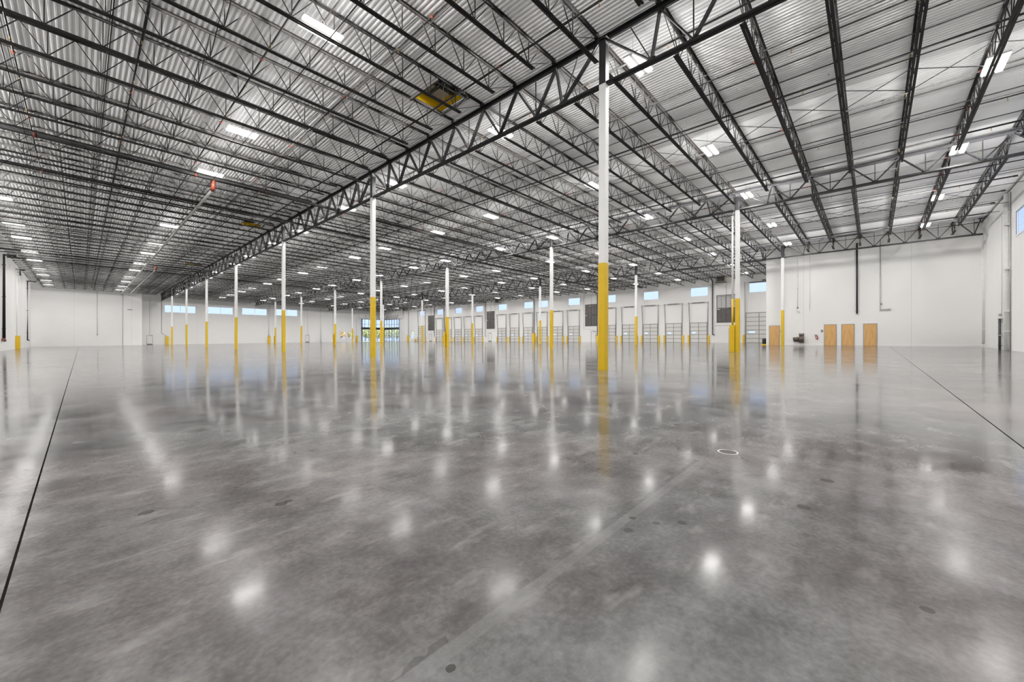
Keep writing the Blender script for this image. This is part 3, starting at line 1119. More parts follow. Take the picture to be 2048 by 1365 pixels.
for j, (a, b_) in enumerate(DOCKWIN):
    window('x', XD, 1, a, b_, WZ0, WZ1, f'high rectangular window over the dock doors, {ORD[j + 1]} from the right')
for j, (a, b_, z0, z1) in enumerate(FWIN):
    window('y', YF, 1, a, b_, z0, z1, f'long high window in the far wall, {ORD[j + 1]} from the left', mull=[(a + b_) / 2])
for j, (a, b_) in enumerate(RWIN):
    window('y', YR, -1, a, b_, 7.85, 9.38, ['high window in the wall at the right edge', 'second high window in the right wall, beyond the frame edge'][j], d=(0.02, 0.09))
window('y', YF, 1, 52.16, 53.82, 1.58, 3.66, 'low square window left of the corner entrance, first from left')
window('y', YF, 1, 54.51, 56.46, 1.60, 3.68, 'low square window left of the corner entrance, nearer the entrance')
window('x', XD, 1, 100.37, 102.47, 1.72, 3.70, 'low bright window on the dock wall right of the corner entrance')
# white surround on the window at the right edge
struct('trim_2', MB().box(40.40, 40.48, YR - 0.02, YR + 0.03, 7.77, 9.46).box(34.02, 34.1, YR - 0.02, YR + 0.03, 7.77, 9.46)
       .box(34.1, 40.4, YR - 0.02, YR + 0.03, 9.38, 9.46).box(34.1, 40.4, YR - 0.02, YR + 0.03, 7.77, 7.85), M['winframe'],
       'white surround of the high window at the right edge', 'trim')

# ------------------------------------------------------------------ dock doors
def door_meshes(hw, nsec, track_top, splay):
    """local frame: x = 0 at the wall face and -x into the hall, y across, z = 0 floor"""
    parts = []
    sh = 0.625
    for k in range(nsec):
        m = MB()
        z0 = k * sh
        has_lite = k == 2
        if has_lite:      # leave an opening for the vision lite in the left half
            a, b_, c, d = 0.30 * hw, 0.80 * hw, z0 + 0.20, z0 + 0.44
            m.box(-0.035, 0.015, -hw, a, z0 + 0.004, z0 + sh - 0.004).box(-0.035, 0.015, b_, hw, z0 + 0.004, z0 + sh - 0.004)
            m.box(-0.035, 0.015, a, b_, z0 + 0.004, c).box(-0.035, 0.015, a, b_, d, z0 + sh - 0.004)
        else:
            m.box(-0.035, 0.015, -hw, hw, z0 + 0.004, z0 + sh - 0.004)
        for q in (0.22, 0.43):
            if not has_lite:
                m.box(-0.043, -0.035, -hw, hw, z0 + q * 1.0, z0 + q + 0.012)
        parts.append(('panel_section', m, M['doorgrey']))
        parts.append(('section_rail', MB().box(-0.052, -0.035, -hw, hw, z0 + sh - 0.035, z0 + sh + 0.035 if k < nsec - 1 else z0 + sh + 0.06), M['doorline']))
    H_ = nsec * sh
    parts.append(('centre_stile', MB().box(-0.050, -0.035, -0.04, 0.04, 0.05, H_ - 0.03), M['doorline']))
    for s in (-1, 1):
        parts.append(('end_stile', MB().box(-0.048, -0.035, s * hw - s * 0.07, s * hw, 0.02, H_), M['doorline']))
    z0 = 2 * sh
    a, b_, c, d = 0.30 * hw, 0.80 * hw, z0 + 0.20, z0 + 0.44
    parts.append(('vision_pane', MB().box(-0.012, -0.006, a, b_, c, d), M['glass']))
    parts.append(('lite_frame', MB().box(-0.045, -0.034, a - 0.03, b_ + 0.03, c - 0.03, c).box(-0.045, -0.034, a - 0.03, b_ + 0.03, d, d + 0.03)
                  .box(-0.045, -0.034, a - 0.03, a, c, d).box(-0.045, -0.034, b_, b_ + 0.03, c, d), M['doorgrey']))
    parts.append(('bottom_seal', MB().box(-0.045, 0.01, -hw, hw, -0.004, 0.03), M['darker']))
    for s in (-1, 1):
        y0, y1 = s * (hw + 0.06), s * (hw + 0.06 + splay)
        parts.append(('vertical_track', MB().bar((-0.08, y0, 0.05), (-0.08, y0, H_ * 0.9), 0.05, 0.07, (1, 0, 0)).bar((-0.08, y0, H_ * 0.9), (-0.26, y1, track_top), 0.05, 0.07, (1, 0, 0)), M['doorline']))
        m = MB().box(-0.02, -0.002, y0 + s * 0.03, y0 + s * 0.12, 0.0, track_top + 0.05)
        for q in range(7):
            zq = H_ + (track_top - H_) * q / 6.5
            m.box(-0.10 - 0.16 * q / 6.5, -0.01, y0 + s * (0.03 + splay * q / 6.5), y0 + s * (0.06 + splay * q / 6.5), zq, zq + 0.05)
        parts.append(('wall_angle', m, M['galv']))
        parts.append(('cable_drum', MB().tube([(-0.24, y1 - 0.04, track_top + 0.06), (-0.24, y1 + 0.04, track_top + 0.06)], 0.085, 12), M['doorline']))
    parts.append(('torsion_shaft', MB().tube([(-0.24, -hw - splay - 0.05, track_top + 0.06), (-0.24, hw + splay + 0.05, track_top + 0.06)], 0.018, 8), M['doorline']))
    parts.append(('torsion_spring', MB().tube([(-0.24, -hw * 0.75, track_top + 0.06), (-0.24, -0.06, track_top + 0.06)], 0.05, 10).tube([(-0.24, 0.06, track_top + 0.06), (-0.24, hw * 0.7, track_top + 0.06)], 0.05, 10), M['dark']))
    parts.append(('shaft_bracket', MB().box(-0.26, -0.002, -0.04, 0.04, track_top - 0.02, track_top + 0.14).box(-0.02, -0.002, -hw * 0.8, hw * 0.8, track_top + 0.0, track_top + 0.05), M['galv']))
    return [(n_, m.mesh(n_, mt)) for n_, m, mt in parts]


dock_parts = door_meshes(1.28, 5, 6.30, 0.13)
drive_parts = door_meshes(1.70, 7, 8.80, 0.03)
operator = MB().cbox(-0.62, -0.28, -0.95, -0.45, 8.75, 9.1, 0.02).mesh('door_operator', M['pipegrey'])
guard_mesh = MB().prism([(-0.16, -0.13), (-0.16, 0.13), (-0.002, 0.13), (-0.002, 0.12), (-0.13, 0.10), (-0.13, -0.10), (-0.002, -0.12), (-0.002, -0.13)], 0.0, 1.18, 'z').mesh('track_guard', M['yellow'])
allg = []
for j, yc in enumerate(DOCKS):
    lab = f'grey sectional dock door with yellow guards, {ORD[j + 1]} of sixteen counted from the right'
    t = thing('dock_door', lab, 'dock door', (XD, yc, FLD), group='sectional dock doors', kind='thing')
    for nm, me in dock_parts:
        obj(nm, me, None, t)
    allg += [(yc - 1.50, f'yellow track guard at right side of the {ORD[j + 1]} dock door from the right'),
             (yc + 1.50, f'yellow track guard at left side of the {ORD[j + 1]} dock door from the right')]
for j, yc in enumerate(DRIVES):
    lab = ['tall drive-in sectional door beside the wooden door wall', 'tall drive-in sectional door at the far end near the corner entrance'][j]
    t = thing('drive_in_door', lab, 'dock door', (XD, yc, FLD), group='drive-in doors', kind='thing')
    for nm, me in drive_parts:
        obj(nm, me, None, t)
    obj('door_operator', operator, None, t)
    for s, w in ((-1, 'right'), (1, 'left')):
        allg.append((yc + s * 1.95, f'yellow track guard at {w} side of the ' + ['near', 'far'][j] + ' tall drive-in door'))
for yy, lab in allg:
    g_ = tag(obj('track_guard', guard_mesh, None), lab, 'guard', 'yellow dock track guards', 'thing')
    g_.location = (XD, yy, FLD)
    g_.rotation_euler = (0, 0, 0)
for (yy, lab) in ((99.2, 'pale bollard post at the dock wall beside the far drive-in door, left one'), (98.6, 'pale bollard post at the dock wall beside the far drive-in door, right one')):
    o = tag(obj('bollard', MB().lathe([(0.09, 0), (0.09, 0.75), (0.06, 0.80), (0.02, 0.82)], 12), M['yellow'], smooth=True), lab, 'bollard', 'bollards', 'thing')
    o.location = (XD - 0.35, yy, FLD)

# ------------------------------------------------------------------ wall louvers
for j, yc in enumerate(LOUVERS):
    lab = ['dark louvered ventilation panel with pale upper slats, beside the tall drive-in door',
           'large dark louvered ventilation panel, second from the right',
           'dark louvered ventilation panel, third from the right',
           'dark louvered ventilation panel, farthest from the camera'][j]
    t = thing('wall_louver', lab, 'louver', (XD, yc, 3.88), group='wall louver panels', kind='thing')
    W, H_ = 1.30, 4.20
    f_ = MB()
    f_.box(-0.09, -0.002, -W, -W + 0.07, 0, H_).box(-0.09, -0.002, W - 0.07, W, 0, H_).box(-0.09, -0.002, -W, W, 0, 0.07).box(-0.09, -0.002, -W, W, H_ - 0.07, H_)
    f_.box(-0.08, -0.002, -0.035, 0.035, 0.07, H_ - 0.07)
    obj('frame', f_, M['dark'], t)
    obj('middle_rail', MB().box(-0.10, -0.004, -W + 0.07, W - 0.07, H_ * 0.5, H_ * 0.5 + 0.12), M['dark'], t)
    for half in (0, 1):
        z0, z1 = (0.07, H_ * 0.5) if half == 0 else (H_ * 0.5 + 0.12, H_ - 0.07)
        for s in (-1, 1):
            m = MB()
            y0, y1 = (-W + 0.07, -0.035) if s < 0 else (0.035, W - 0.07)
            if j == 0 and half == 1:
                k = z0 + 0.03
                while k < z1 - 0.06:
                    m.add([(-0.075, y0, k), (-0.075, y1, k), (-0.015, y1, k + 0.10), (-0.015, y0, k + 0.10), (-0.080, y0, k + 0.005), (-0.080, y1, k + 0.005), (-0.020, y1, k + 0.105), (-0.020, y0, k + 0.105)],
                          [(0, 1, 2, 3), (7, 6, 5, 4), (0, 4, 5, 1), (1, 5, 6, 2), (2, 6, 7, 3), (3, 7, 4, 0)])
                    k += 0.135
                obj('louver_blade_bank', m, M['louverlight'], t)  # pale colour stands in for daylight coming through the slats
                obj('backing_panel', MB().box(-0.012, -0.004, y0, y1, z0, z1), M['louver'], t)
            else:
                m.box(-0.035, -0.004, y0, y1, z0, z1)
                k = z0 + 0.05
                while k < z1 - 0.05:
                    m.box(-0.06, -0.035, y0, y1, k, k + 0.035)
                    k += 0.14
                obj('louver_blade_bank', m, M['louver'], t)
            obj('jack_shaft', MB().box(-0.075, -0.055, (y0 + y1) / 2 - 0.015, (y0 + y1) / 2 + 0.015, z0, z1), M['dark'], t)
    obj('actuator', MB().box(-0.16, -0.09, W - 0.45, W - 0.1, H_ * 0.47, H_ * 0.47 + 0.14).box(-0.15, -0.09, 0.0, 0.3, H_ - 0.45, H_ - 0.35), M['galv'], t)
    obj('link_rod', MB().tube([(-0.12, -W * 0.2, H_ * 0.50), (-0.12, W + 0.18, H_ * 0.50)], 0.014, 6).tube([(-0.12, -W, H_ - 0.25), (-0.12, W + 0.15, H_ - 0.25)], 0.014, 6), M['galv'], t)
    obj('chain_drop', MB().tube([(-0.03, -0.05, H_), (-0.03, -0.05, H_ + 1.75)], 0.014, 6), M['pipegrey'], t)

# ------------------------------------------------------------------ man doors
def man_door(name, label, axis, at, u, zf, w, h, leaf_mat, frame_mat, lever_side, facing, kick=False, closer=False, lite=False):
    """facing: +1/-1, the side the hall is on along the wall's normal; local x = across, y = out of the wall, z up"""
    if axis == 'x':
        rot = math.pi / 2 if facing < 0 else -math.pi / 2
        t = thing(name, label, 'door', (at, u, zf), (0, 0, -math.pi / 2 if facing < 0 else math.pi / 2), kind='structure')
    else:
        t = thing(name, label, 'door', (u, at, zf), (0, 0, 0 if facing < 0 else math.pi), kind='structure')
    hw = w / 2
    fr = MB().box(-hw - 0.055, -hw, -0.03, 0.02, 0, h + 0.055).box(hw, hw + 0.055, -0.03, 0.02, 0, h + 0.055).box(-hw, hw, -0.03, 0.02, h, h + 0.055)
    obj('door_frame', fr, frame_mat, t)
    leaf = MB().cbox(-hw + 0.004, hw - 0.004, -0.016, 0.01, 0.012, h - 0.004, 0.003)
    lf = obj('door_leaf', leaf, leaf_mat, t)
    s = lever_side
    obj('lever_handle', MB().tube([(s * (hw - 0.07), -0.016, 0.99), (s * (hw - 0.07), -0.07, 0.99), (s * (hw - 0.20), -0.07, 0.99)], 0.012, 8)
        .tube([(s * (hw - 0.07), -0.016, 0.99), (s * (hw - 0.07), -0.026, 0.99)], 0.032, 12), M['steel'], t)
    for z in (0.22, h / 2, h - 0.22):
        obj('hinge', MB().tube([(-s * (hw - 0.002), -0.024, z - 0.055), (-s * (hw - 0.002), -0.024, z + 0.055)], 0.011, 8), M['steel'], t)
    if kick:
        obj('kick_plate', MB().box(-hw + 0.03, hw - 0.03, -0.02, -0.0165, 0.03, 0.22), M['pipegrey'], t)
    if closer:
        obj('door_closer', MB().box(-0.02, 0.30 * hw + 0.2, -0.085, -0.016, h - 0.12, h - 0.05).bar((-0.02, -0.06, h - 0.04), (-hw * 0.7, -0.05, h - 0.03), 0.02, 0.015), M['dark'], t)
    if lite:
        obj('lite_trim', MB().box(-0.18, 0.18, -0.024, -0.016, 1.35, 1.85), M['frame'], t)
    return t


FW_ = fz(XW)
WD = [((8.42 + 7.43) / 2, 1, 'wooden door between the office wall corner and yellow column base'),
      ((3.66 + 2.70) / 2, -1, 'wooden door with handle on its left, beside the small dark sign'),
      ((2.31 + 1.34) / 2, 1, 'wooden door, second from the right of four'),
      ((0.69 - 0.29) / 2, 1, 'wooden door, rightmost of four')]
for j, (yc, s, lab) in enumerate(WD):
    man_door(f'door_{j + 1}', lab, 'x', XW, yc, FW_, 0.90, 2.11, M['wood'], M['frame'], s, -1)
for j, yc in enumerate(EXITS_DOCK):
    lab = ['white exit door behind the drain pipe column by the tall drive-in door', 'white exit door under the second dark louver panel from the right',
           'white exit door under the third dark louver panel', 'white exit door under the farthest dark louver panel'][j]
    man_door(f'door_{j + 5}', lab, 'x', XD, yc, FLD, 0.96, 2.1, M['exitdoor'], M['frame'] if j else M['frame'], 1 if j % 2 else -1, -1, kick=(j in (0, 2, 3)), closer=True)
for j, (xc, lab) in enumerate(((10.23, 'white door with grey frame on the far wall, left of the windows'), (42.97, 'white door with dark frame on the far wall, right of the windows'))):
    man_door(f'door_{j + 9}', lab, 'y', YF, xc, fz(xc), 0.92, 2.1, M['exitdoor'], M['frame'], 1, -1, kick=True, closer=True)

# lit-free exit signs over two doors
def exit_sign(label, loc, rotz):
    t = thing('exit_sign', label, 'exit sign', loc, (0, 0, rotz), group='exit signs', kind='thing')
    obj('sign_case', MB().cbox(-0.16, 0.16, -0.05, 0.0, -0.10, 0.10, 0.008), M['winframe'], t)
    cu = bpy.data.curves.new('exit_lettering', 'FONT')
    cu.body = 'EXIT'
    cu.size = 0.155
    cu.align_x, cu.align_y = 'CENTER', 'CENTER'
    cu.extrude = 0.002
    cu.materials.append(M['signred'])
    tmp = bpy.data.objects.new('lettering_curve', cu)
    COL.objects.link(tmp)
    me = bpy.data.meshes.new_from_object(tmp.evaluated_get(bpy.context.evaluated_depsgraph_get()))
    bpy.data.objects.remove(tmp)
    me.materials.clear()
    me.materials.append(M['signred'])
    o = bpy.data.objects.new('lettering', me)
    COL.objects.link(o)
    o.parent = t
    o.location = (0, -0.053, 0)
    o.rotation_euler = (math.pi / 2, 0, 0)


exit_sign('small white exit sign over the dock wall door below the second louver', (XD - 0.01, EXITS_DOCK[1] + 0.05, FLD + 2.42), -math.pi / 2)
exit_sign('small white exit sign over the far wall door left of the windows', (10.23, YF - 0.01, fz(10.2) + 2.36), 0)
exit_sign('small white exit sign over the far wall door right of the windows', (42.97, YF - 0.01, fz(43) + 2.36), 0)

# ------------------------------------------------------------------ things on the office wall
t = thing('drinking_fountain', 'bronze two-level drinking fountain with bottle filler on the white office wall', 'drinking fountain', (XW, 5.76, FW_), kind='thing')
lo = MB().cbox(-0.47, -0.002, 0.02, 0.46, 0.60, 0.86, 0.02)
lo.prism([(-0.46, 0.60), (-0.002, 0.60), (-0.002, 0.44), (-0.26, 0.44)], 0.05, 0.43, 'y')
obj('low_basin', lo, M['fountain'], t)
hi = MB().cbox(-0.47, -0.002, -0.46, -0.01, 0.66, 0.90, 0.02)
hi.prism([(-0.46, 0.66), (-0.002, 0.66), (-0.002, 0.31), (-0.30, 0.31)], -0.44, -0.03, 'y')
obj('high_basin', hi, M['fountain'], t)
bt = obj('bottle_filler', MB().cbox(-0.10, -0.002, -0.45, -0.02, 0.90, 1.29, 0.012), M['fountain'], t)
obj('filler_panel', MB().box(-0.104, -0.099, -0.40, -0.07, 0.94, 1.16), M['dark'], bt)
obj('filler_label', MB().box(-0.104, -0.099, -0.38, -0.26, 1.21, 1.25).box(-0.104, -0.099, -0.20, -0.09, 1.21, 1.25), M['plaquewhite'], bt)
obj('basin_bowl', MB().cbox(-0.43, -0.10, -0.42, -0.05, 0.895, 0.91, 0.006), M['steel'], t)
obj('basin_bowl', MB().cbox(-0.43, -0.06, 0.06, 0.42, 0.855, 0.87, 0.006), M['steel'], t)
for (yy, zz) in ((-0.36, 0.91), (0.16, 0.87)):
    obj('bubbler', MB().tube([(-0.2, yy, zz), (-0.2, yy, zz + 0.05), (-0.24, yy, zz + 0.08)], 0.016, 8), M['steel'], t)

t = thing('fire_extinguisher', 'red fire extinguisher tilted on its hook right of the drinking fountain', 'fire extinguisher', (XW - 0.09, 4.23, 1.26), (math.radians(-14), 0, 0), kind='thing')
obj('cylinder', MB().lathe([(0.055, 0.0), (0.075, 0.01), (0.078, 0.03), (0.078, 0.32), (0.06, 0.36), (0.03, 0.385), (0.028, 0.40)], 16), M['red'], t, smooth=True)
obj('instruction_label', MB().box(-0.083, -0.076, -0.035, 0.035, 0.12, 0.27), M['plaquewhite'], t)
obj('valve_head', MB().box(-0.025, 0.025, -0.025, 0.025, 0.40, 0.46).bar((0, -0.02, 0.45), (0, 0.13, 0.50), 0.02, 0.012).bar((0, -0.02, 0.47), (0, 0.13, 0.54), 0.02, 0.012), M['darker'], t)
obj('hose', MB().tube([(0, -0.02, 0.44), (0, -0.08, 0.46), (0, -0.11, 0.38), (-0.01, -0.10, 0.2), (-0.01, -0.09, 0.08)], 0.014, 8), M['darker'], t, smooth=True)
obj('wall_hook', MB().box(0.03, 0.09, -0.03, 0.03, 0.40, 0.44), M['steel'], t)

t = thing('restroom_sign', 'small dark square sign left of the second wooden door', 'sign', (XW, 3.835, 2.10), kind='thing')
obj('plaque', MB().cbox(-0.012, -0.001, -0.085, 0.085, -0.115, 0.115, 0.004), M['plaque'], t)
pic = MB()
for yy in (-0.035, 0.035):
    pic.box(-0.0135, -0.011, yy - 0.010, yy + 0.010, 0.062, 0.082).box(-0.0135, -0.011, yy - 0.014, yy + 0.014, 0.015, 0.056)
    pic.box(-0.0135, -0.011, yy - 0.010, yy - 0.002, -0.018, 0.015).box(-0.0135, -0.011, yy + 0.002, yy + 0.010, -0.018, 0.015)
obj('pictogram', pic, M['plaquewhite'], t)
obj('raised_line', MB().box(-0.0135, -0.011, -0.055, 0.055, -0.062, -0.045), M['plaquewhite'], t)

t = thing('card_reader', 'small dark card reader between leftmost wooden door and yellow column', 'card reader', (XW, 7.31, 2.11), kind='thing')
obj('reader_case', MB().cbox(-0.035, -0.001, -0.045, 0.045, -0.10, 0.10, 0.006), M['darker'], t)
obj('reader_panel', MB().box(-0.039, -0.034, -0.025, 0.025, -0.01, 0.06), M['frame'], t)

# waste bin at the wall corner
t = thing('waste_bin', 'black waste bin with yellow foot at the corner of the office wall', 'bin', (XW + 1.0, YW + 0.35, fz(XW + 1)), kind='thing')
obj('bin_body', MB().lathe([(0.17, 0.12), (0.20, 0.14), (0.21, 0.66), (0.20, 0.72), (0.14, 0.76)], 20), M['darker'], t, smooth=True)
obj('bin_rim', MB().tube([(0.212 * math.cos(a * math.pi / 10), 0.212 * math.sin(a * math.pi / 10), 0.68) for a in range(21)], 0.012, 6), M['dark'], t)
obj('yellow_foot', MB().box(-0.24, 0.24, -0.30, 0.30, 0, 0.06).cbox(-0.2, 0.2, -0.2, 0.2, 0.06, 0.13, 0.01), M['yellow'], t)

# ------------------------------------------------------------------ pipes and conduits on the walls
def wall_pipe(label, pts, r, mat, name='wall_pipe', cat='pipe', extra=(), n=10):
    t = thing(name, label, cat, pts[0], kind='thing', group='pipes on the walls')
    p0 = Vector(pts[0])
    obj('pipe', MB().tube([Vector(p) - p0 for p in pts], r, n), mat, t, smooth=True)
    for nm, m, mt in extra:
        o = obj(nm, m, mt, t)
        o.location = -p0
    # clamps back to the wall along the vertical run
    (xa, ya, za), (xb, yb, zb) = max(zip(pts[:-1], pts[1:]), key=lambda ab: abs(ab[0][2] - ab[1][2]))
    walls = [(abs(xa - w), 'x', w) for w in (XD, XW, X0)] + [(abs(ya - w), 'y', w) for w in (YF, YR, YBOX)]
    gap, ax, w = min(walls)
    if gap < 0.4 and abs(za - zb) > 0.3:
        for q in (0.12, 0.5, 0.88):
            z = za + (zb - za) * q
            m = MB()
            if ax == 'x':
                e = 1 if xa > w else -1
                m.box(w + e * 0.001, xa + e * (r + 0.012), ya - r - 0.012, ya + r + 0.012, z - 0.02, z + 0.02)
            else:
                e = 1 if ya > w else -1
                m.box(xa - r - 0.012, xa + r + 0.012, w + e * 0.001, ya + e * (r + 0.012), z - 0.02, z + 0.02)
            o = obj('pipe_clamp', m, mat, t)
            o.location = -p0
    return t


def straps(axis, at, u, zs, r, out):
    m = MB()
    for z in zs:
        if axis == 'x':
            m.box(at + out * 0.002, at + out * (2 * r + 0.05), u - r - 0.02, u + r + 0.02, z - 0.02, z + 0.02)
        else:
            m.box(u - r - 0.02, u + r + 0.02, at + out * 0.002, at + out * (2 * r + 0.05), z - 0.02, z + 0.02)
    return m


xq = XD - 0.16
wall_pipe('dark grey riser pipe right of the first dock door, ending in an elbow', [(xq - 0.7, 18.42, 10.6), (xq, 18.42, 10.35), (xq, 18.42, 2.05), (xq, 18.15, 1.98)], 0.085, M['pipegrey'])
wall_pipe('dark riser pipe with slanted head dropping into a wide yellow guard between dock doors', [(xq - 0.9, 54.9, 10.5), (xq, 54.22, 9.9), (xq, 54.22, 1.2)], 0.075, M['pipegrey'])
wall_pipe('dark riser pipe at right edge of the second louver', [(xq - 0.9, 38.9, 10.5), (xq, 38.72, 9.8), (xq, 38.72, 2.1), (xq, 39.0, 2.05)], 0.075, M['pipegrey'])
wall_pipe('grey riser pipe left of the third louver', [(xq, 69.55, 10.3), (xq, 69.55, 2.1), (xq, 69.25, 2.05)], 0.08, M['galv'])
wall_pipe('thin black riser pipe at right edge of the farthest louver', [(xq, 89.95, 10.3), (xq, 89.95, 2.0)], 0.06, M['pipeblack'])
wall_pipe('dark riser pipe with slanted head behind the third middle-row column', [(xq - 0.8, 86.0, 10.4), (xq, 85.65, 9.9), (xq, 85.65, 1.3)], 0.07, M['pipegrey'])
for (u, lab) in ((103.1, 'left'), (102.75, 'right')):
    wall_pipe(f'thin grey conduit above the yellow wall guard near the corner entrance, {lab} of two', [(XD - 0.08, u, 10.2), (XD - 0.08, u, 1.4)], 0.035, M['galv'])
for j, (u, zt) in enumerate(((40.05, 10.2), (67.8, 10.2), (91.7, 10.2))):
    pass
# conduits that turn over each exit door
for j, (u, ue, z) in enumerate(((18.0, 15.9, 3.42), (41.75, 39.7, 3.28), (66.3, 68.1, 3.3), (90.3, 92.0, 3.3))):
    lab = ['second', 'third', 'farthest'][j - 1] if j else ''
    wall_pipe('thin conduit turning over the exit door by the tall drive-in door' if j == 0 else f'thin conduit dropping past the {lab} louver and turning over its exit door',
              [(XD - 0.03, u, 10.2 if j else 3.45), (XD - 0.03, u, z + 0.02), (XD - 0.03, ue, z)] if j else [(XD - 0.03, 18.2, 3.42), (XD - 0.03, 15.7, 3.42)], 0.018, M['galv'], 'conduit', 'conduit', n=6)

xo = XW - 0.10
wall_pipe('black vertical riser pipe above the third wooden door', [(xo, 1.15, 10.6), (xo, 1.15, 3.75)], 0.062, M['pipeblack'],
          extra=[('pipe_flange', MB().tube([(xo, 1.15, 3.95), (xo, 1.15, 4.0)], 0.10, 10).tube([(xo, 1.15, 4.55), (xo, 1.15, 4.6)], 0.085, 10), M['orange']),
                 ('valve_tip', MB().tube([(xo, 1.15, 3.66), (xo, 1.15, 3.78)], 0.035, 8), M['brass'])])
wall_pipe('white conduit dropping to a horn above the drinking fountain', [(XW - 0.04, 5.86, 10.6), (XW - 0.04, 5.86, 4.62)], 0.026, M['pipewhite'], 'conduit', 'conduit',
          [('conduit_clamp', straps('x', XW, 5.86, (9.2, 7.9, 6.6, 5.3), 0.024, -1), M['galv'])])
wall_pipe('white conduit dropping to a small box right of the horn', [(XW - 0.03, 4.83, 10.6), (XW - 0.03, 4.83, 4.3)], 0.018, M['pipewhite'], 'conduit', 'conduit',
          [('junction_box', MB().cbox(XW - 0.07, XW - 0.001, 4.76, 4.90, 4.18, 4.32, 0.01), M['pipewhite'])])
wall_pipe('grey conduit with an L-shaped foot above the rightmost wooden door', [(XW - 0.05, -0.51, 10.6), (XW - 0.05, -0.51, 3.95), (XW - 0.05, -1.12, 3.99)], 0.026, M['galv'], 'conduit', 'conduit',
          [('bracket_arm', MB().bar((XW - 0.05, -0.52, 4.07), (XW - 0.05, -1.16, 4.10), 0.03, 0.03).box(XW - 0.08, XW - 0.001, -1.20, -1.12, 3.95, 4.13), M['galv']),
           ('junction_box', MB().cbox(XW - 0.09, XW - 0.001, -0.62, -0.54, 4.52, 4.62, 0.01), M['dark'])])
t = thing('alarm_horn', 'small pale alarm horn on the office wall above the drinking fountain', 'alarm', (XW, 5.8, 4.2), kind='thing')
obj('horn_bracket', MB().box(-0.06, -0.001, 0.0, 0.12, 0.30, 0.42), M['dark'], t)
obj('horn_plate', MB().prism([(0.12, 0.14), (-0.13, -0.03), (-0.13, -0.16), (0.12, 0.02)], -0.10, -0.06, 'x').box(-0.06, -0.001, -0.02, 0.02, -0.02, 0.04), M['louverlight'], t)

xl = X0 + 0.17
wall_pipe('thick black pipe down the left wall, nearest the camera', [(xl + 0.9, 73.4, 10.95), (xl, 73.4, 10.95), (xl, 73.4, 1.35)], 0.13, M['pipeblack'],
          extra=[('pipe_shoe', MB().tube([(xl, 73.0, 1.25), (xl, 73.85, 1.12)], 0.16, 10), M['orange'])])
wall_pipe('black pipe down the left wall, farther one near the corner', [(xl + 0.9, 103.0, 10.9), (xl, 103.0, 10.9), (xl, 103.0, 1.2), (xl + 0.2, 103.0, 1.1)], 0.10, M['pipeblack'])
wall_pipe('thin white pipe above the yellow guard on the left wall', [(X0 + 0.14, 88.4, 10.3), (X0 + 0.10, 87.9, 10.0), (X0 + 0.10, 87.9, 1.5)], 0.05, M['pipewhite'])
wall_pipe('short black pipe stub high on the left wall above the yellow guard', [(X0 + 0.7, 90.0, 11.2), (X0 + 0.25, 90.0, 11.2), (X0 + 0.25, 90.0, 10.4)], 0.08, M['pipeblack'])
wall_pipe('thin conduit ending halfway down the blank far left wall', [(2.2, YBOX - 0.04, 10.7), (2.2, YBOX - 0.04, 2.25)], 0.022, M['galv'], 'conduit', 'conduit',
          [('junction_box', MB().cbox(2.13, 2.33, YBOX - 0.08, YBOX - 0.001, 2.1, 2.3, 0.01), M['galv'])])
wall_pipe('thin conduit reaching the floor on the blank far left wall', [(5.78, YBOX - 0.04, 10.9), (5.78, YBOX - 0.04, 0.15)], 0.03, M['galv'], 'conduit', 'conduit')
t = tag(obj('wall_slot', MB().cbox(6.47, 7.21, YBOX - 0.05, YBOX - 0.001, 7.36, 7.46, 0.01), M['dark']), 'thin dark horizontal bracket high on the blank far left wall', 'bracket', kind='thing')
wall_pipe('thin grey pipe bending into the yellow guard left of the far windows', [(12.2, YF - 0.07, 10.3), (12.2, YF - 0.07, 2.75), (13.05, YF - 0.1, 2.05), (13.05, YF - 0.1, 1.6)], 0.045, M['galv'])
wall_pipe('white pipe running down behind the yellow guard between the far windows', [(33.4, YF - 0.12, 10.4), (33.4, YF - 0.12, 1.7)], 0.10, M['pipewhite'])
wall_pipe('white pipe running down behind the yellow guard left of the corner entrance', [(57.2, YF - 0.13, 7.6), (57.2, YF - 0.13, 1.9)], 0.09, M['pipewhite'])
wall_pipe('thin conduit above the white door left of the far windows', [(10.23, YF - 0.03, 10.6), (10.23, YF - 0.03, 2.6)], 0.018, M['galv'], 'conduit', 'conduit', n=6)
wall_pipe('thin conduit above the white door right of the far windows', [(43.0, YF - 0.03, 10.3), (43.0, YF - 0.03, 3.1)], 0.018, M['galv'], 'conduit', 'conduit', n=6)
wall_pipe('white vertical pipe on the far wall past the door', [(46.6, YF - 0.12, 10.3), (46.6, YF - 0.12, 0.6)], 0.11, M['pipewhite'])
wall_pipe('thin conduit on the far wall right of the white vertical pipe', [(50.0, YF - 0.03, 10.2), (50.0, YF - 0.03, 1.2)], 0.02, M['galv'], 'conduit', 'conduit', n=6)

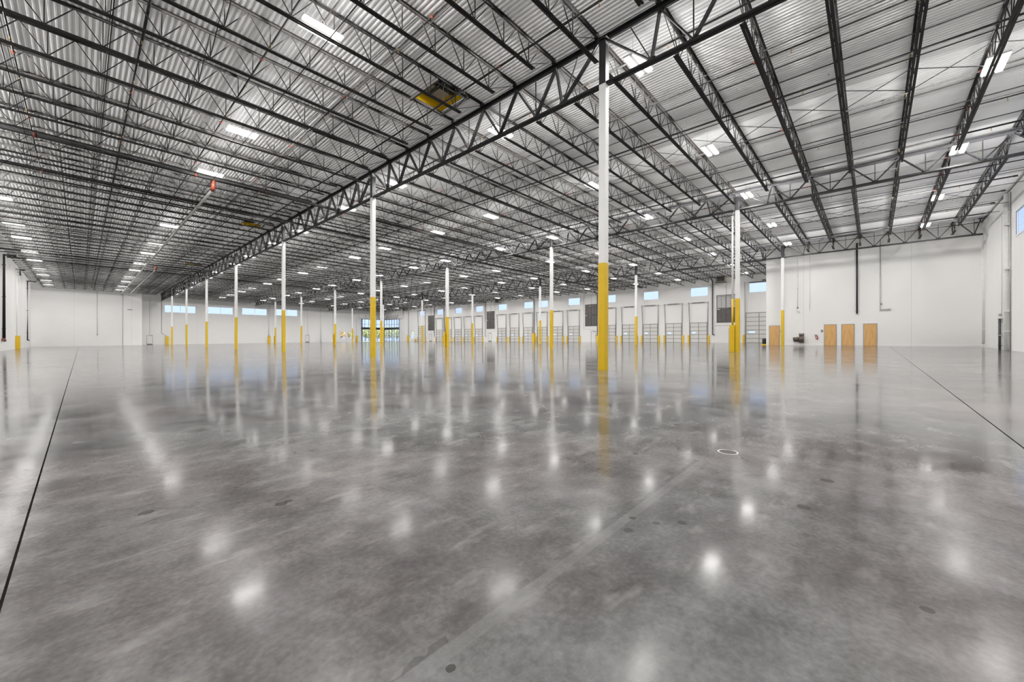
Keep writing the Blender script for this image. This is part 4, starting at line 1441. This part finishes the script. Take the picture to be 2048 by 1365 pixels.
yr = YR + 0.13
wall_pipe('thick white downspout on the right wall beside the high window', [(41.95, yr + 0.02, 11.0), (41.95, yr + 0.02, fz(42))], 0.12, M['pipewhite'], 'downspout', 'downspout',
          [('pipe_bracket', MB().box(41.68, 42.22, YR + 0.002, YR + 0.27, 8.86, 8.93).box(41.68, 42.22, YR + 0.002, YR + 0.27, 5.9, 6.05).box(41.68, 42.22, YR + 0.002, YR + 0.27, 3.05, 3.2), M['pipewhite'])], n=14)
wall_pipe('thin grey conduit beside the white downspout on the right wall', [(41.55, YR + 0.04, 11.0), (41.55, YR + 0.04, 0.5)], 0.03, M['galv'], 'conduit', 'conduit', n=6)
wall_pipe('thin white conduit on the right wall above the black standpipe', [(45.9, YR + 0.03, 10.1), (44.3, YR + 0.03, 10.1), (44.0, YR + 0.03, 9.8), (44.0, YR + 0.03, 3.0)], 0.022, M['pipewhite'], 'conduit', 'conduit', n=6)
wall_pipe('dark standpipe rising from the floor on the right wall', [(44.0, YR + 0.12, fz(44)), (44.0, YR + 0.12, 2.72)], 0.07, M['pipegrey'],
          extra=[('pipe_clamp', MB().box(43.86, 44.3, YR + 0.002, YR + 0.2, 2.66, 2.72).box(43.9, 44.1, YR + 0.002, YR + 0.2, 1.5, 1.56), M['galv']),
                 ('junction_box', MB().cbox(44.05, 44.35, YR + 0.002, YR + 0.14, 2.88, 3.04, 0.01), M['galv'])])
wall_pipe('white conduit in the corner of the right wall and office wall, left of two', [(50.35, YR + 0.06, 10.5), (50.35, YR + 0.06, 0.9)], 0.045, M['pipewhite'], 'conduit', 'conduit',
          [('conduit_foot', MB().box(50.15, 50.55, YR + 0.002, YR + 0.13, 0.86, 0.91), M['galv'])])
wall_pipe('white conduit in the corner of the right wall and office wall, right of two', [(49.85, YR + 0.04, 10.5), (49.85, YR + 0.04, 0.9)], 0.03, M['pipewhite'], 'conduit', 'conduit')

# wide yellow guards round the foot of the downspouts
def wall_guard(label, x, y, zf, rot, w=0.26, d=0.32, h=1.85):
    m = MB().prism([(-w, 0), (-w, -d), (w, -d), (w, 0), (w - 0.02, 0), (w - 0.02, -d + 0.02), (-w + 0.02, -d + 0.02), (-w + 0.02, 0)], 0, h, 'z')
    o = tag(obj('pipe_guard', m, M['yellow']), label, 'guard', 'yellow wall pipe guards', 'thing')
    o.location = (x + 0.012 * math.sin(rot), y - 0.012 * math.cos(rot), zf)
    o.rotation_euler = (0, 0, rot)


wall_guard('yellow pipe guard at the foot of the left wall', X0, 87.5, fz(X0), math.pi / 2, 0.28, 0.42, 1.82)
wall_guard('yellow pipe guard on the far wall left of the windows', 13.1, YF, fz(13.1), 0, 0.27, 0.35)
wall_guard('yellow pipe guard on the far wall between the third and fourth windows', 33.4, YF, fz(33.4), 0, 0.27, 0.35)
wall_guard('yellow pipe guard on the far wall left of the corner entrance', 57.2, YF, fz(57.2), 0, 0.24, 0.35)
wall_guard('wide yellow pipe guard on the dock wall between the eighth and ninth dock doors', XD, 54.25, FLD, -math.pi / 2, 0.30, 0.40, 1.87)
wall_guard('yellow pipe guard on the dock wall at right edge of the second louver', XD, 38.5, FLD, -math.pi / 2, 0.25, 0.35, 1.3)
wall_guard('yellow pipe guard behind the third middle-row column', XD, 85.75, FLD, -math.pi / 2, 0.25, 0.35, 1.6)
wall_guard('yellow pipe guard on the dock wall right of the corner entrance', XD, 102.9, FLD, -math.pi / 2, 0.30, 0.40, 1.85)

# ------------------------------------------------------------------ unit heaters hung high near the dock wall
for j, (yc, lab) in enumerate(((17.1, 'tan unit heater hung high above the first louver by the drive-in door'), (64.8, 'tan unit heater hung high above the tenth and eleventh dock doors'),
                               (104.2, 'tan unit heater hung high right of the corner entrance header'))):
    t = thing('unit_heater', lab, 'heater', (XD - 0.55, yc, 10.05), group='unit heaters', kind='thing')
    obj('heater_case', MB().cbox(-0.35, 0.40, -0.62, 0.62, 0.0, 0.82, 0.02), M['tan'], t)
    m = MB().box(-0.37, -0.352, -0.56, 0.56, 0.06, 0.76)
    obj('louver_face', m, M['dark'], t)
    for k in range(6):
        obj('deflector_blade', MB().box(-0.42, -0.37, -0.55, 0.55, 0.10 + 0.115 * k, 0.12 + 0.115 * k), M['louver'], t)
    obj('support_bracket', MB().bar((-0.40, 0.75, -0.05), (-0.40, -0.75, -0.05), 0.05, 0.05).bar((0.35, 0.75, -0.05), (0.35, -0.75, -0.05), 0.05, 0.05)
        .bar((-0.40, 0.75, -0.05), (0.53, 0.75, -0.05), 0.05, 0.05).bar((0.35, 0.75, -0.05), (0.35, 0.75, 0.9), 0.05, 0.05), M['joist'], t)
    for s in (-0.5, 0.5):
        obj('hanger_rod', MB().tube([(0, s, 0.82), (0, s, 0.95)], 0.012, 6), M['galv'], t)
    obj('flue', MB().tube([(0.40, -0.2, 0.5), (0.54, -0.2, 0.5)], 0.10, 12), M['galv'], t)

# ------------------------------------------------------------------ corner entrance: glazing in both walls, header box, struts, canopy
def glazing(name, label, axis, at, out, u0, u1, zf, z1, nm):
    t = thing(name, label, 'storefront glazing', kind='structure')
    d0, d1 = at + out * 0.02, at + out * 0.14

    def bx(mb, a, b_, c, d, t0=d0, t1=d1):
        mb.box(t0, t1, a, b_, c, d) if axis == 'x' else mb.box(a, b_, t0, t1, c, d)
    for k in range(nm + 1):
        u = u0 + (u1 - u0) * k / nm
        m = MB()
        bx(m, u - 0.035, u + 0.035, zf, z1)
        obj('mullion', m, M['bronze'], t)
    for z in (zf + 0.06, 4.50, 5.12, 6.15, z1 - 0.04):
        m = MB()
        bx(m, u0, u1, z - 0.04, z + 0.04)
        obj('transom', m, M['bronze'], t)
    m = MB()
    bx(m, u0, u1, zf, z1, at + out * 0.075, at + out * 0.085)
    obj('pane', m, M['glass'], t)


glazing('window_storefront', 'glazed corner entrance, part in the far wall', 'y', YF, 1, 58.72, XD - 0.02, FLD, 7.70, 6)
wi[0] += 1
glazing('window_storefront', 'glazed corner entrance, part in the dock wall', 'x', XD, 1, 108.02, YF - 0.02, FLD, 7.70, 6)
hb = MB().box(57.9, XD, YF - 0.45, YF - 0.001, 7.78, 10.9).box(XD - 0.45, XD - 0.001, 105.5, YF - 0.45, 7.78, 10.9)
struct('trim_3', hb, M['gypsum'], 'white header box over the glazed corner entrance', 'trim')
for j, xx in enumerate((60.0, 61.3, 64.3, 65.5)):
    tag(obj('brace_strut', MB().bar((xx - 0.15, YF - 0.46, 8.95), (xx + 0.1, YF - 1.15, 7.72), 0.05, 0.06), M['joist']),
        f'slanted black strut below the entrance header on the far wall side, {ORD[j + 1]} from left', 'strut', 'struts under the entrance header', 'thing')
for j, yy in enumerate((115.2, 114.4, 113.3, 112.2, 111.1, 110.0, 109.0)):
    tag(obj('brace_strut', MB().bar((XD - 0.46, yy - 1.0, 9.05), (XD - 0.60, yy, 7.72), 0.05, 0.06), M['joist']),
        f'slanted black strut below the entrance header on the dock wall side, {ORD[j + 1]} from left', 'strut', 'struts under the entrance header', 'thing')
cb = MB().box(58.2, XD + 1.3, YF + 0.32, YF + 1.2, 4.55, 5.10).box(XD + 0.32, XD + 1.3, 107.5, YF + 1.2, 4.55, 5.10)
tag(obj('entrance_canopy', cb, M['dark']), 'dark flat canopy outside the glazed corner entrance', 'canopy', kind='thing')
for j, (px, py) in enumerate(((60.3, YF + 2.6), (XD + 2.6, 112.2))):
    tag(obj('canopy_post', MB().cbox(px - 0.18, px + 0.18, py - 0.18, py + 0.18, 0.6, 7.9, 0.03), M['frame']),
        ['grey square post outside the entrance glass at left', 'grey square post outside the entrance glass at right'][j], 'post', 'posts outside the entrance', 'thing')

# ------------------------------------------------------------------ floor drain
t = thing('floor_drain', 'round rusty floor drain cover with a pale ring in the concrete', 'floor drain', (4.385, 1.075, fz(4.385)), kind='thing')
obj('cover', MB().lathe([(0.076, -0.02), (0.078, 0.001), (0.074, 0.0025), (0.02, 0.0025), (0.012, 0.004)], 28), M['drain'], t)
ring = MB()
for k in range(32):
    a0, a1 = 2 * math.pi * k / 32, 2 * math.pi * (k + 1) / 32
    q = []
    for (r_, z) in ((0.079, 0.001), (0.094, 0.001), (0.094, -0.01), (0.079, -0.01)):
        q += [(r_ * math.cos(a0), r_ * math.sin(a0), z), (r_ * math.cos(a1), r_ * math.sin(a1), z)]
    ring.add(q, [(0, 2, 3, 1), (2, 4, 5, 3), (6, 0, 1, 7)])
obj('grout_ring', ring, M['louverlight'], t)

# ------------------------------------------------------------------ outside the entrance
gm = MB().box(XD + 0.25, XD + 160, -60, 320, 0.45, 0.66).box(-20, XD + 0.25, YF + 0.25, 320, 0.45, 0.66)
struct('ground_outside', gm, M['apron'], 'pale concrete yard outside the entrance glass', 'ground')


def tree(x, y, h, mat, label):
    t = thing('tree', label, 'tree', (x, y, 0.66), group='trees outside the entrance', kind='thing')
    obj('trunk', MB().tube([(0, 0, 0), (0.1, 0.05, h * 0.35), (0.0, 0.1, h * 0.75)], [0.16, 0.11, 0.05], 8), M['bark'], t)
    m = MB()
    rnd = random.Random(int(x * 13 + y * 7))
    for _ in range(460):
        a, el, rr = rnd.uniform(0, 2 * math.pi), rnd.uniform(-0.75, 1.0), rnd.uniform(0.45, 1.0)
        ce = math.sqrt(max(0, 1 - el * el))
        c = Vector((math.cos(a) * ce * h * 0.42 * rr, math.sin(a) * ce * h * 0.42 * rr, h * 0.47 + el * h * 0.46 * rr))
        s = rnd.uniform(0.16, 0.34)
        u = Vector((rnd.uniform(-1, 1), rnd.uniform(-1, 1), rnd.uniform(-1, 1))).normalized()
        w = u.orthogonal().normalized()
        m.add([c - u * s, c + w * s * 0.6, c + u * s, c - w * s * 0.6], [(0, 1, 2, 3)])
    obj('foliage', m, mat, t)


k = 0
for row, R_ in enumerate((178.0, 188.0)):
    for j in range(10):
        th = math.radians(57.2 + 1.02 * j + 0.5 * row)
        lab = ('orange' if (j, row) in ((8, 0), (3, 1)) else 'yellow-green') + f' tree outside the far corner, {ORD[j + 1]} from the right in the ' + ('nearer' if row == 0 else 'farther') + ' row'
        tree(R_ * math.cos(th), R_ * math.sin(th), 6.0 + 0.5 * ((j * 5 + row) % 4) + 0.6 * row, M['leafo'] if (j, row) in ((8, 0), (3, 1)) else M['leafy'], lab)
